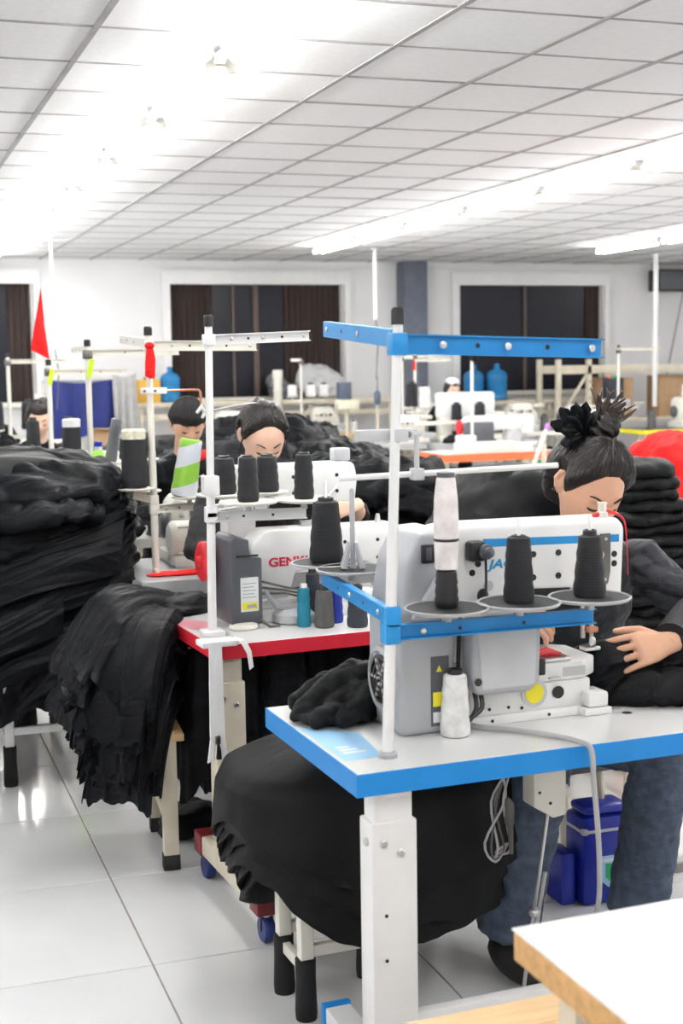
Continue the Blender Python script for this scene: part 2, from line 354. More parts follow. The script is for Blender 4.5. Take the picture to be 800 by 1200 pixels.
# ------------------------------------------------------------------ ceiling lights
def light_fixture(loc, label, group):
    t = thing('ceiling_light', label, 'light', loc, 0, group)
    MB().prism([(-.035, 0), (.035, 0), (.022, -.03), (-.022, -.03)], 0.03, 1.26, 'y').build('batten', K['white'], t)
    for s in (-1, 1):
        MB().cyl((s*.042, .085, -.055), (s*.042, 1.21, -.055), .0145, n=10).build('tube', K['tube'], t)
    for yy in (.06, 1.21):
        MB().prism([(-.03, -.02), (.03, -.02), (.062, -.045), (.062, -.078), (.028, -.078), (.018, -.055), (-.018, -.055), (-.028, -.078), (-.062, -.078), (-.062, -.045)], yy-.0, yy+.026, 'y').build('lamp_holder', K['ivory'], t)
    return t
first = None
def fix(x, y, label, group):
    global first
    if first is None: first = light_fixture((x, y, ZC), label, group); return
    c = dup(first); c.location = (x, y, ZC); tag(c, label, 'light', group)
words = ['second', 'third', 'fourth', 'fifth', 'sixth', 'seventh', 'eighth', 'ninth']
n0 = 0
for k in range(-1, 9):
    y = 5.345+1.312*k
    if y+1.3 > Y1: break
    lab = 'glaring twin tube light of the left ceiling row, nearest one overhead' if k == -1 else 'twin tube light of the left ceiling row, %s from the camera' % words[n0]
    if k >= 0: n0 += 1
    fix(1.39, y, lab, 'left row of ceiling lights')
n0 = 0
for k in range(-1, 5):
    y = 7.694+1.312*k
    lab = 'twin tube light of the middle ceiling row, at the right edge' if k == -1 else 'twin tube light of the middle ceiling row, %s from the right edge' % words[n0]
    if k >= 0: n0 += 1
    fix(4.665, y, lab, 'middle row of ceiling lights')
fix(7.82, 12.53, 'twin tube light of the short right ceiling row, farther one above the speaker', 'right row of ceiling lights')
fix(7.82, 11.2, 'twin tube light of the short right ceiling row, at the right edge', 'right row of ceiling lights')
for x, ys in ((1.39, (2.7, .1, -2.5)), (4.665, (5.0, 2.4, -.2, -2.8)), (7.82, (8.6, 6., 3.4, .8, -1.8)), (-1.85, (-2.5, 0, 2.6, 5.2, 7.8, 10.4, 13)), (-5, (0, 5, 10)), (11, (1, 5, 9, 13))):
    for y in ys: fix(x, y, 'twin tube ceiling light outside the view', 'ceiling lights outside the view')
# ceiling drops and loudspeaker
def conduit(x, y, z0, r, label, cord):
    t = thing('ceiling_conduit', label, 'conduit', (x, y, 0), 0, 'ceiling drop conduits')
    MB().cyl((0, 0, z0), (0, 0, ZC-.002), r, n=10).build('pipe', K['white'], t)
    MB().lathe([(r*2.2, 0), (r*2.2, .012), (r, .02)], (0, 0, ZC-.02), 12).build('flange', K['white'], t)
    if cord: MB().tube([(0, 0, z0+.02), (.03, 0, z0-.2), (.0, .0, cord)], .006, 6).build('cord', K['dcable'], t)
conduit(1.69, 12.9, 1.75, .014, 'white conduit dropping from the ceiling behind the red pennant', 1.2)
conduit(5.35, 14.3, 2.05, .02, 'slim white conduit hanging in front of the far wall left of the column', 1.4)
conduit(9.05, 14.6, 1.0, .03, 'white conduit dropping from the ceiling left of the loudspeaker', None)
t = thing('loudspeaker', 'black wall loudspeaker mounted high beside the right window', 'speaker', (10.03, Y1-.28, 2.46))
MB().rbox(0, .62, 0, .26, 0, .28, .02).build('cabinet', K['black'], t)
MB().rbox(.02, .60, -.012, 0, .02, .26, .006).build('grille', K['dgrey'], t)
MB().rbox(.38, .47, -.016, -.011, .14, .165, .002).build('badge', K['label'], t)
MB().tube([(.04, .05, .0), (.02, .08, -.3), (.1, .15, -.6)], .008, 6).build('bracket_rod', K['lgrey'], t)
MB().tube([(.45, .1, 0), (.40, .2, -.5), (.3, .26, -1.15)], .007, 6).build('cord', K['dcable'], t)
# ================================================================== WORKSTATION PARTS
def cone(loc, h, r0, r1, m, label, core=None, group=None, tilt=(0, 0), cap=None, tip=.02, rz=0, cat='thread cone'):
    t = thing('thread_cone', label, cat, loc, rz, group, rot=(tilt[0], tilt[1], rz))
    p = [(r0*.86, 0), (r0*.97, .004), (r0, .012)]
    for k in range(1, 8): q = k/8; p.append((r0+(r1-r0)*q+.0012*math.sin(k*2.3), .012+(h-.024)*q))
    p += [(r1, h-.010), (r1*.93, h-.003), (r1*.7, h)]
    MB().lathe(p, n=28).build('thread', m, t)
    MB().lathe([(r1*.62, h-.004), (r1*.60, h+tip*.8), (r1*.52, h+tip), (r1*.40, h+tip), (r1*.38, h-.004)], n=20).build('core', core or K['black'], t)
    MB().lathe([(r0*.9, -.0005), (r0*.9, .006), (r0*.6, .006), (r0*.6, -.0005)], n=20).build('foot_rim', core or K['black'], t)
    if cap: MB().lathe([(r1*1.03, h-.035), (r1*1.04, h-.002), (r1*.9, h+.004), (r1*.7, h+.004)], n=28).build('cap', cap, t)
    return t
def channel(mb, p0, p1, hgt, dep=.018, th=.003):
    """folded steel channel from p0 to p1, web facing its left-hand side"""
    p0, p1 = Vector(p0), Vector(p1); d = (p1-p0); L = d.length; d.normalize()
    s = d.cross(Vector((0, 0, 1))).normalized(); u = s.cross(d).normalized()
    M = Matrix((d, s, u)).transposed().to_4x4(); M.translation = p0
    mb.rbox(0, L, -dep/2, -dep/2+th, -hgt/2, hgt/2, .0012, 1, M)
    mb.box(0, L, -dep/2+th, dep/2, hgt/2-th, hgt/2, M); mb.box(0, L, -dep/2+th, dep/2, -hgt/2, -hgt/2+th, M)
    return M, L
def arm(t, p0, p1, hgt, m, name='arm', bolts=(.18, .5, .93), holes=(.35, .7), face=1):
    mb = MB(); M_, L = channel(mb, p0, p1, hgt); a = mb.build(name, m, t, smooth=30)
    for q in bolts:
        for s_ in (-1, 1)[:2]:
            p = M_ @ Vector((L*q, s_*.0095, 0)); bolt(a, p, M_.to_3x3() @ Vector((0, s_, 0)), hgt*.19, .004)
    for q in holes:
        disc(a, M_ @ Vector((L*q, .0095, 0)), M_.to_3x3() @ Vector((0, 1, 0)), hgt*.13, K['black'], 'hole', .0006)
        disc(a, M_ @ Vector((L*q, -.0092, 0)), M_.to_3x3() @ Vector((0, -1, 0)), hgt*.13, K['black'], 'hole', .0006)
    return a
def tray(t, p, R, mt, mr, pin=.12, mp=None):
    d = MB().lathe([(0.006, 0), (R*.55, -.004), (R*.96, .002), (R, .008), (R*.97, .010), (R*.93, .005), (R*.5, .004), (.006, .004)], p, 32).build('tray', mr, t)
    MB().lathe([(.008, .0045), (R*.93, .0055), (R*.93, .008), (.008, .008)], p, 32).build('felt_pad', mt, d)
    MB().cyl((p[0], p[1], p[2]-.022), (p[0], p[1], p[2]), .012, .008, 12).build('stem', K['lgrey'], d)
    if pin: MB().tube([(p[0], p[1], p[2]), (p[0], p[1], p[2]+pin-.004), (p[0], p[1], p[2]+pin)], [.0042, .0042, .002], 10).build('spool_pin', mp or K['steel'], t)
    return d
def thread_stand(label, loc, top, mp, ma, rp=.0125, hgt=.04, right=None, back=None, trays_r=None, trays_b=None, tz=.30, R=.085, mt=None, mr=None, clamp=None, tip=(.0, 0), group='thread stands', foot=True, thgt=.034, bz=.02):
    t = thing('thread_stand', label, 'thread stand', loc, 0, group)
    A = Vector((0, 0, 0)); B = Vector((tip[0], tip[1], top))
    at = lambda z: A.lerp(B, z/top)
    MB().cyl((0, 0, 0), at(top*.52), rp, n=18).build('lower_pole', mp, t)
    MB().cyl(at(top*.50), at(top), rp*.86, n=18).build('upper_pole', mp, t)
    MB().lathe([(rp*1.12, 0), (rp*1.12, .03), (rp*.8, .036)], at(top), 16).build('pole_cap', K['rubber'], t)
    if foot: MB().lathe([(rp*1.7, 0), (rp*1.7, .008), (rp*1.3, .014), (rp, .014)], (0, 0, 0), 20).build('foot_ring', K['grey'], t)
    zt = top-.04
    def collar(z, w_=.024, mm=None):
        c = MB().rbox(-w_*.75, w_*.75, -w_*.75, w_*.75, -hgt*.55, hgt*.55, .004, 2, R4(loc=at(z))).build('collar', mm or ma, t); return c
    if right: collar(zt); arm(t, at(zt)+Vector((.014, 0, 0)), right, hgt, ma)
    if back: arm(t, at(zt+.012)+Vector((0, .012, 0)), back, hgt*.9, ma, bolts=(.45, .93), holes=(.7,))
    if trays_r:
        collar(tz); e = trays_r[-1]; e0 = at(tz)+Vector((.014, 0, 0)); d = (Vector((e[0], e[1], tz))-e0)
        arm(t, e0, e0+d*1.03, thgt, ma, bolts=(.12,), holes=(.3, .62))
        for q in trays_r: tray(t, (q[0], q[1]-.0, tz+thgt/2+.02), R, mt or K['tray'], mr or K['trayrim'], q[2])
    if trays_b:
        collar(tz+bz+.015); e = trays_b[-1]; e0 = at(tz+bz+.015)+Vector((0, .014, 0)); d = (Vector((e[0], e[1], tz+bz))-e0)
        arm(t, e0, e0+d*1.04, thgt, ma, bolts=(.08, .5), holes=(.3, .7))
        for q in trays_b: tray(t, (q[0], q[1], tz+bz+thgt/2+.02), R, mt or K['tray'], mr or K['trayrim'], q[2])
    return t, at
def sewing_table(label, loc, rz, W, D, th, edge, mtop, mleg, foot_m=None, castor=False, cap=None, legw=.075, group='sewing tables', Z=.77, far=False, legx=.12, yc=None, foot=None, fx=0):
    yc = D*.42 if yc is None else yc; f0, f1 = foot or (-.01, D+.02)
    t = thing('sewing_table', label, 'table', (loc[0], loc[1], 0), rz, group)
    MB().rbox(0.003, W-.003, .003, D-.003, Z-th+.001, Z, .002, 1).build('tabletop', mtop, t)
    e = MB(); b = .004
    e.box(0, W, 0, b, Z-th, Z-.0015).box(0, W, D-b, D, Z-th, Z-.0015).box(0, b, b+.0002, D-b-.0002, Z-th, Z-.0015).box(W-b, W, b+.0002, D-b-.0002, Z-th, Z-.0015)
    e.build('edge_band', edge, t)
    for sx in (0, 1):
        x = legx if sx == 0 else W-legx-.01
        o = MB().rbox(x-legw*.42, x+legw*.42, yc-.03, yc+.03, .45, Z-th-.004, .004).build('leg_upper', mleg, t)
        o = MB().rbox(x-legw*.5, x+legw*.5, yc-.036, yc+.036, .10, Z-th-.075, .005).build('leg', mleg, t)
        if not far:
            for dz in (.12, .145): bolt(o, (x-legw*.25+(dz-.12)*1.6, yc-.036, Z-th-dz), (0, -1, 0), .009, .007)
            for dz in (.2, .3): disc(o, (x-legw*.2, yc-.036, Z-th-dz-.08), (0, -1, 0), .004, K['black'], 'hole')
            bolt(o, (x-legw*.5, yc-.01, Z-th-.12), (-1, 0, 0), .009, .008)
        MB().rbox(x-.03, x+.03, .02, D-.02, Z-th-.016, Z-th-.001, .003).build('top_bracket', mleg, t)
        z0, z1 = (.09, .15) if castor else (.012, .075); xl = x; x = x+(fx if sx == 0 else -fx)
        f = MB().rbox(x-.032, x+.032, f0, f1, z0, z1, .004).build('foot_bar', mleg, t)
        for yy, dy in ((f0-.002, -1), (f1+.002, 1)):
            if castor:
                MB().rbox(x-.036, x+.036, min(yy, yy-dy*.07), max(yy, yy-dy*.07), z0-.004, z1+.004, .003).build('end_bracket', K['dred'], t)
                MB().cyl((x, yy-dy*.03, .03), (x, yy-dy*.03, z0), .012, n=10).build('castor_stem', K['steel'], t)
                cz = MB().lathe([(.008, -.016), (.034, -.016), (.038, -.01), (.038, .01), (.034, .016), (.008, .016)], n=20, M=R4(0, PI/2, 0, (x, yy-dy*.03, .038))).build('castor_wheel', K['wheel'], t)
                MB().box(x-.02, x+.02, yy-dy*.03-.004, yy-dy*.03+.004, .034, .085).build('castor_fork', K['dsteel'], cz)
            else: MB().rbox(x-.036, x+.036, min(yy, yy+dy*.02), max(yy, yy+dy*.02), .0, z1+.004, .003).build('foot_cap', cap or K['rubber'], t)
    MB().rbox(legx+.03, W-legx-.04, yc-.02, yc+.01, .13 if not castor else .17, .20 if not castor else .235, .004).build('stretcher', mleg, t)
    if not far: bolt(t, (legx+.08, yc-.02, .165), (0, -1, 0), .011, .006)
    return t
def screws(t, pts, r=.006, m=None):
    for p in pts: disc(t, p, (0, -1, 0), r, m or K['black'], 'screw', .0015, 12)
def lockstitch(label, loc, rz, body, wheel, group='sewing machines', L=.56, h=.30, motor=None, detail=True, text_=None, wx=None):
    """flat-bed machine seen from behind: pillar and wheel on -x, needle at +x"""
    t = thing('sewing_machine', label, 'sewing machine', loc, rz, group)
    x0, x1 = .03, L
    MB().rbox(x0, x1-.02, -.09, .09, 0, .045, .006).build('base', body, t)
    MB().rbox(x0+.01, x1+.02, -.085, .085, .0455, .075, .006).build('bed', body, t)
    MB().prism([(x0, .07), (x0+.13, .07), (x0+.155, h-.14), (x1-.13, h-.12), (x1-.12, h-.17), (x1, h-.17), (x1+.004, h-.02), (x1-.02, h), (x0+.05, h+.004), (x0-.005, h-.05)], -.062, .062, 'y', .012, 2).build('arm', body, t)
    MB().lathe([(.015, 0), (.05, 0), (.066, .008), (.066, .026), (.05, .034), (.02, .03), (.015, .045)], n=24, M=R4(0, -PI/2, 0, (x0-.012, 0, h-.1) if wx is None else wx)).build('handwheel', wheel, t)
    n = MB().cyl((x1-.05, 0, .1), (x1-.05, 0, h-.16), .005, n=8).build('needle_bar', K['steel'], t)
    MB().cyl((x1-.075, .01, .085), (x1-.075, .01, h-.16), .006, n=8).build('presser_bar', K['steel'], t)
    MB().rbox(x1-.09, x1-.045, -.012, .016, .078, .086, .002).build('presser_foot', K['steel'], t)
    MB().cyl((x1-.07, 0, h), (x1-.07, 0, h+.03), .012, .006, 12).build('tension_post', K['steel'], t)
    if detail:
        screws(t, [(x1-q, -.063, h-dz) for q in (.10, .22, .30) for dz in (.05, .11)][:5], .006)
        MB().rbox(x1-.05, x1-.02, -.066, -.061, h-.15, h-.05, .003).build('cover_plate', K['dsteel'], t)
        MB().rbox(x0+.2, x0+.26, -.01, .03, h, h+.02, .004).build('thread_guide', K['steel'], t)
    if motor:
        m = MB().prism([(-.11, 0), (.02, 0), (.02, h-.06), (-.01, h-.05), (-.015, h-.005), (-.10, h+.005), (-.115, h-.04)], -.12, .03, 'y', .006, 2).build('motor_box', motor, t)
    if text_: text(t, text_[0], (text_[1], -.0635, text_[2]), text_[3], text_[4], sx=text_[5], weight=.0012)
    return t
# ================================================================== NEAR WORKSTATION, BLUE EDGE
TR = math.radians(2)
tb = sewing_table('white sewing table with a bright blue edge band, nearest to the camera', (.923, 2.609), TR, 1.25, .61, .05, K['bluedge'], K['top'], K['white'], cap=K['bluedge'], legw=.105, legx=.10, yc=.075, foot=(-.3, .40))
s_ = MB().prism([(.012, .10), (.10, .10), (.125, .30), (.012, .40)], .7701, .7704, 'z').build('printed_sticker', K['ltblue'], tb)
for q in range(3): MB().box(.03, .085-.012*q, .15+.022*q, .163+.022*q, .7704, .7706).build('print_mark', K['label'], s_)
disc(tb, (.775, .20, .77), (0, 0, 1), .012, K['black'], 'oil_hole', .0006)
# machine head (local frame: origin at world 1.29, 2.95, .77)
t = thing('sewing_machine', 'white and grey sewing machine with a blue stripe on the blue-edged table', 'sewing machine', (1.29, 2.95, .77), TR, 'sewing machines')
W_ = K['machine']
MB().rbox(.0, .322, -.085, .10, .0, .085, .006).build('base', W_, t)
MB().prism([(.0, -.088), (.30, -.088), (.352, -.05), (.352, .08), (.32, .11), (.0, .11)], .0855, .130, 'z', .005, 2).build('bed', W_, t)
MB().rbox(-.01, .29, -.10, -.086, .0, .022, .003).build('base_flange', W_, t)
f_ = MB().rbox(.296, .352, -.12, -.05, .0185, .056, .008).build('hinge_block', W_, t); disc(f_, (.325, -.085, .056), (0, 0, 1), .006, K['lgrey'], 'screw')
MB().rbox(.285, .36, -.122, -.045, .0, .018, .004).build('hinge_foot', W_, t)
MB().prism([(.0, .13), (.10, .13), (.105, .235), (.15, .305), (.335, .298), (.345, .262), (.425, .262), (.432, .44), (.415, .462), (.0, .466), (-.06, .46)], -.06, .055, 'y', .014, 3).build('arm', W_, t)
MB().prism([(.048, .413), (.413, .404), (.413, .422), (.048, .432)], -.0612, -.0602, 'y').build('blue_stripe', K['blue'], t)
MB().prism([(-.05, .404), (.04, .402), (.04, .420), (-.05, .421)], .4318, .4328, 'x').build('blue_stripe', K['blue'], t)
text(t, 'JACK', (.062, -.0615, .362), .030, K['logo_blue'], shear=.25, sx=1.3, weight=.0006)
screws(t, [(.18, -.0602, .388), (.247, -.0602, .388), (.18, -.0602, .333), (.247, -.0602, .333), (.40, -.0602, .375), (.40, -.0602, .352), (.02, -.0602, .355), (.035, -.0602, .375)], .0078)
disc(t, (.062, -.0602, .322), (0, -1, 0), .012, K['lgrey'], 'oil_plug', .003)
pl = MB().prism([(.361, .426), (.388, .426), (.388, .335), (.382, .306), (.373, .30), (.365, .312), (.366, .355), (.374, .375), (.360, .40)], -.0603, -.064, 'y').build('take_up_plate', K['dsteel'], t)
screws(pl, [(.375, -.064, .413), (.373, -.064, .315)], .004, K['steel'])
MB().lathe([(.014, 0), (.014, .012), (.010, .014), (.010, .03), (.012, .031), (.012, .036), (.0, .037)], (.385, -.03, .462), 16).build('tension_cap', K['ivory'], t)
MB().tube(smooth_path([(.36, -.03, .465), (.40, -.035, .474), (.435, -.045, .455), (.442, -.05, .40), (.446, -.05, .32)]), [.006, .0062, .006, .0055, .005, .004, .0035, .003, .0025, .002, .0018, .0016, .0014, .0012, .001, .001, .001][:17], 8).build('red_thread', K['red'], t)
# needle group
MB().cyl((.375, 0, .145), (.375, 0, .28), .005, n=10).build('needle_bar', K['steel'], t)
MB().cyl((.357, .01, .16), (.357, .01, .28), .006, n=10).build('presser_bar', K['steel'], t)
MB().rbox(.347, .39, -.02, .012, .132, .141, .002).build('presser_foot', K['steel'], t)
MB().cyl((.375, 0, .125), (.375, 0, .17), .0018, n=6).build('needle', K['steel'], t)
MB().rbox(.36, .387, -.014, .01, .175, .19, .003).build('needle_clamp', K['copper'], t)
MB().ell((.365, -.022, .155), (.01, .006, .014), 10, 6).build('thread_hook', K['steel'], t)
# motor unit
g = MB().prism([(-.185, .0), (-.055, .0), (-.045, .30), (-.045, .43), (-.06, .466), (-.13, .462), (-.165, .40), (-.19, .26), (-.19, .06)], -.115, .07, 'y', .016, 3).build('motor_housing', K['grey'], t)
MB().prism([(-.165, .27), (-.095, .375), (-.055, .375), (-.055, .27)], -.135, -.114, 'y', .008).build('housing_facet', K['lgrey'], g)
MB().rbox(-.135, -.104, -.125, -.114, .395, .437, .003).build('power_switch', K['black'], g)
MB().rbox(-.127, -.112, -.128, -.1245, .402, .43, .002).build('switch_rocker', K['dgrey'], g)
lb = MB().box(-.112, -.068, -.1175, -.1152, .02, .18).build('warning_label', K['dgrey'], g)
MB().box(-.108, -.074, -.1182, -.1176, .065, .098).build('warning_patch', K['yellow'], lb); MB().box(-.108, -.074, -.1182, -.1176, .028, .052).build('data_patch', K['label'], lb)
MB().prism([(-.10, .145), (-.085, .145), (-.0925, .16)], -.1182, -.1176, 'y').build('warning_patch', K['yellow'], lb)
Mf = R4(0, -PI/2, 0, (-.178, -.03, .12))
fan = MB().lathe([(.0, 0), (.074, 0), (.080, .006), (.076, .022), (.066, .026), (.062, .018), (.0, .016)], n=32, M=Mf).build('fan_cover', K['grey'], t)
for k in range(3): MB().lathe([(.018+.016*k, .018), (.018+.016*k, .025), (.024+.016*k, .025), (.024+.016*k, .018)], n=28, M=Mf).build('fan_ring', K['dsteel'], fan)
for k in range(6): MB().box(-.003, .003, .012, .062, .016, .0245, Mf @ R4(0, 0, k*PI/3)).build('fan_spoke', K['lgrey'], fan)
# oil box in front of the pillar
ob = MB().prism([(-.012, .086), (.128, .083), (.150, .11), (.154, .25), (.145, .275), (-.018, .275), (-.026, .13)], -.15, -.09, 'y', .012, 3).build('oil_box', K['grey'], t)
MB().prism([(-.01, .235), (.14, .235), (.135, .105), (.12, .10), (-.0, .10)], -.1515, -.1495, 'y', .001, 1).build('box_panel', K['lgrey'], ob)
disc(ob, (-.012, -.152, .12), (0, -1, 0), .009, K['black'], 'plug', .003)
MB().rbox(.152, .172, -.135, -.10, .115, .155, .003).build('box_catch', K['black'], ob)
# bed front details
dd = disc(t, (.168, -.0862, .062), (0, -1, 0), .034, K['lgrey'], 'bobbin_cover', .002, 28); disc(dd, (.168, -.0883, .062), (0, -1, 0), .024, K['yellow'], 'yellow_sticker', .0006, 28)
disc(t, (.232, -.0862, .058), (0, -1, 0), .015, K['black'], 'plug', .003)
MB().box(.245, .305, -.0890, -.0882, .095, .117).build('serial_plate', K['lgrey'], t)
MB().rbox(.205, .235, -.097, -.086, .092, .097, .002).build('lever', K['steel'], t)
screws(t, [(.05, -.0862, .035), (.10, -.0862, .035), (.135, -.0862, .03), (.05, -.101, .011), (.20, -.101, .011)], .004)
MB().rbox(.19, .27, -.085, -.03, .1305, .14, .004).build('slide_plate', K['steel'], t)
MB().tube([(.18, -.06, .145), (.22, -.05, .150), (.255, -.06, .143)], [.01, .012, .004], 8).build('red_thread', K['red'], t)
for k in range(2): MB().tube(smooth_path([(-.005+.014*k, -.12, .09), (-.008+.014*k, -.135, .055), (-.03, -.135, .025+.006*k), (-.055, -.125, .008+.008*k)]), .006, 8).build('hose', K['black'], t)
# black tension assembly on the arm
MB().rbox(.0, .04, -.098, -.06, .385, .432, .008).build('tension_unit', K['black'], t)
MB().lathe([(.005, 0), (.018, .002), (.018, .008), (.005, .012), (.012, .016), (.012, .024), (.0, .03)], n=16, M=R4(PI/2, 0, 0, (.035, -.098, .408))).build('tension_dial', K['dgrey'], t)
MB().tube([(.035, -.10, .40), (.036, -.10, .35), (.036, -.098, .30)], .003, 6).build('tension_rod', K['black'], t)
MB().ell((.03, -.095, .305), (.014, .012, .018), 12, 8).build('rod_knob', K['black'], t)
MB().tube(smooth_path([(-.03, -.10, .27), (-.032, -.095, .2), (-.036, -.098, .13)]), .005, 8).build('hose', K['black'], t)
# thread stand
TS, at_ = thread_stand('blue and white thread stand on the blue-edged table', (1.028, 2.706, .77), .92, K['white'], K['blue'], rp=.0125, hgt=.042, tip=(.034, 0),
    right=(.52, .005, .865), back=(.065, .56, .925), trays_r=[(.14, 0, 0), (.312, 0, .19), (.487, 0, .19)], trays_b=[(.10, .49, .03), (.075, .62, .215)], tz=.27, R=.093)
# bare spool seat with tall pin on the back arm, and the rear fabric guide
px_, py_, pz_ = .10, .49, .27+.02+.017+.022
for k in range(4):
    a = k*PI/2+.5
    MB().tube([(px_+.032*math.cos(a), py_+.032*math.sin(a), pz_+.008), (px_+.012*math.cos(a), py_+.012*math.sin(a), pz_+.07)], [.009, .005], 8).build('spool_seat', K['grey'], TS)
MB().tube([(px_, py_, pz_), (px_, py_, pz_+.2), (px_, py_, pz_+.205)], [.0065, .0065, .003], 10).build('spool_pin', K['grey'], TS)
gz = .69
gd = MB().rbox(-.055, .075, .012, .032, gz-.012, gz+.012, .003).build('guide_clamp', K['lgrey'], TS)
bolt(gd, (.06, .012, gz), (0, -1, 0), .007, .004, K['dsteel']); MB().rbox(.02, .05, -.016, .014, gz-.014, gz+.014, .003).build('clamp_jaw', K['lgrey'], gd)
MB().cyl((.09, .04, gz), (.09, .04, gz-.085), .006, n=8).build('guide_drop', K['lgrey'], TS)
MB().cyl((.0, .02, gz), (.1, .04, gz), .006, n=8).build('guide_link', K['lgrey'], TS)
MB().rbox(.078, .104, .028, .056, gz-.10, gz-.075, .003).build('guide_block', K['lgrey'], TS)
MB().tube([(-.085, .045, gz-.09), (.1, .045, gz-.087), (.43, .045, gz-.082)], .0065, 10).build('guide_rod', K['white'], TS)
tz = .77+.27+.017+.02+.0085
cone((1.168, 2.706, tz), .082, .026, .023, K['black'], 'black ribbed spool tube under a white netted sleeve on the blue stand', core=K['black'], tip=.002)
nt_ = thing('netted_cone', 'pinkish white netted thread sleeve tied with black, atop a black spool', 'thread cone', (1.168, 2.706, tz+.0845))
MB().lathe([(.024, 0), (.0255, .03), (.0265, .058), (.0268, .06)], n=24).build('sleeve_lower', K['tpink'], nt_)
MB().lathe([(.0272, .060), (.0282, .063), (.0272, .066)], n=24).build('tie', K['black'], nt_)
MB().lathe([(.0262, .066), (.0272, .10), (.0255, .15), (.021, .192), (.0195, .197)], n=24).build('sleeve_upper', K['tpink'], nt_)
MB().lathe([(.019, .195), (.0195, .207), (.012, .208)], n=20).build('core_tip', K['dgrey'], nt_)
cone((1.340, 2.706, tz), .145, .034, .0265, K['tblack'], 'black ribbed thread cone in the middle of the blue stand', tip=.003)
cone((1.515, 2.706, tz), .138, .037, .026, K['tblack'], 'black thread cone at the right end of the blue stand, before the needle', tip=.012)
cone((1.103, 3.326, tz+.022), .155, .044, .034, K['tblack'], 'fat black thread cone on the rear arm of the blue stand', tip=.01)
cone((1.232, 2.81, .77), .142, .0345, .027, K['twhite'], 'white thread cone standing on the blue-edged table before the machine', tip=.012)
# grey cord over the table edge
o = MB().tube(smooth_path([(1.27, 2.865, .777), (1.31, 2.82, .777), (1.37, 2.76, .778), (1.425, 2.69, .778), (1.45, 2.63, .778), (1.462, 2.600, .768), (1.466, 2.596, .70), (1.478, 2.60, .60), (1.495, 2.62, .50), (1.515, 2.66, .38), (1.54, 2.76, .2), (1.57, 2.88, .05), (1.62, 3.0, .010), (1.8, 3.1, .010)]), .0062, 10)
tag(o.build('power_cord', K['cable']), 'thick grey cord running over the front blue table edge to the floor', 'cord')
# switch box and pull rod beneath the table
t = thing('switch_box', 'cream switch box with pull rod under the blue-edged table', 'switch box', (1.545, 2.98, 0), TR)
MB().prism([(-.045, .714), (.045, .714), (.045, .495), (.01, .49), (-.045, .525)], -.03, .03, 'y', .004).build('housing', K['ivory'], t)
MB().lathe([(.012, 0), (.016, .006), (.016, .02), (.01, .024)], n=14, M=R4(0, PI/2, 0, (.045, 0, .545))).build('knob', K['ivory'], t)
MB().cyl((.01, 0, .50), (-.05, .02, .02), .005, n=8).build('pull_rod', K['steel'], t)
MB().cyl((-.0035, -.012, .35), (-.03, -.004, .17), .005, n=8).build('rod_sleeve', K['steel'], t)
bolt(t, (-.025, -.01, .25), (-1, -.3, 0), .012, .022); disc(t, (.0, -.0305, .53), (0, -1, 0), .004, K['black'], 'screw'); disc(t, (-.03, -.0305, .56), (0, -1, 0), .004, K['black'], 'screw')
t = thing('cable_bundle', 'tangle of thin cables with plugs hanging under the blue-edged table', 'cables', (1.405, 2.95, 0))
for k in range(5):
    a = k*1.3
    MB().tube(smooth_path([(.05-.03*k, .04*k-.08, .718), (.012, 0, .665), (.012+.006*k, .003*k, .62), (.018*math.cos(a), .012*math.sin(a), .55), (-.045+.022*k, .01*k-.02, .46-.01*k), (.0, .015, .395+.006*k), (.03, .01, .44)]), .0032, 6).build('wire', K['dcable'] if k % 2 else K['cable'], t)
MB().tube([(.02, -.01, .56), (.025, -.01, .545), (.025, -.01, .50), (.028, -.01, .485), (.03, -.01, .42)], [.005, .012, .012, .007, .005], 10).build('plug', K['dcable'], t)
MB().tube([(.16, 0, .66), (.06, -.01, .645), (.0, 0, .66)], .004, 6).build('wire', K['dcable'], t)
# ================================================================== SECOND WORKSTATION, RED EDGE
R5 = math.radians(4)
t2 = sewing_table('white sewing table with a red edge band on cream castor legs', (.96, 3.985), R5, 1.2, .57, .045, K['rededge'], K['top'], K['cream'], castor=True, legw=.095, legx=.055, yc=.05, foot=(-.42, .17), fx=-.045)
MB().prism([(.004, .30), (.10, .20), (.10, .40), (.004, .50)], .7701, .7703, 'z').build('printed_sticker', K['pinkp'], t2)
m2 = lockstitch('white sewing machine with red lettering and a charcoal motor box on the red-edged table', (1.135, 4.36, .77), R5, K['machine'], K['red'], L=.58, h=.295, text_=('GENKI', .088, .180, .040, K['logo_red'], 1.2), wx=(-.085, .03, .2))
mb_ = MB().prism([(-.07, .012), (.035, .012), (.035, .225), (-.005, .228), (-.008, .285), (-.055, .298), (-.07, .285)], -.15, .02, 'y', .006, 2).build('motor_box', K['dgrey'], m2)
pl_ = MB().rbox(-.04, .02, -.153, -.1505, .055, .165, .003).build('rating_label', K['label'], mb_)
for q in range(5): MB().box(-.034, .012-.006*(q % 2), -.1536, -.1531, .10+.011*q, .1025+.011*q).build('print_line', K['ink'], pl_)
MB().box(-.036, .016, -.1536, -.1531, .062, .085).build('warning_patch', K['yellow'], pl_); MB().box(-.02, .012, -.1538, -.1533, .066, .078).build('print_line', K['ink'], pl_)
MB().rbox(-.055, .02, -.16, -.1505, .232, .238, .002).build('box_ridge', K['black'], mb_)
MB().tube([(.06, -.1, .11), (.09, -.12, .06), (.15, -.12, .045), (.19, -.09, .06)], [.008, .012, .016, .01], 8).build('knee_lever', K['grey'], m2)
for k in range(3): MB().tube([(.05, -.1, .10+.02*k), (.12, -.125, .10+.01*k), (.20, -.10, .075+.012*k), (.22, -.07, .05)], .004, 6).build('wire', K['dcable'], m2)
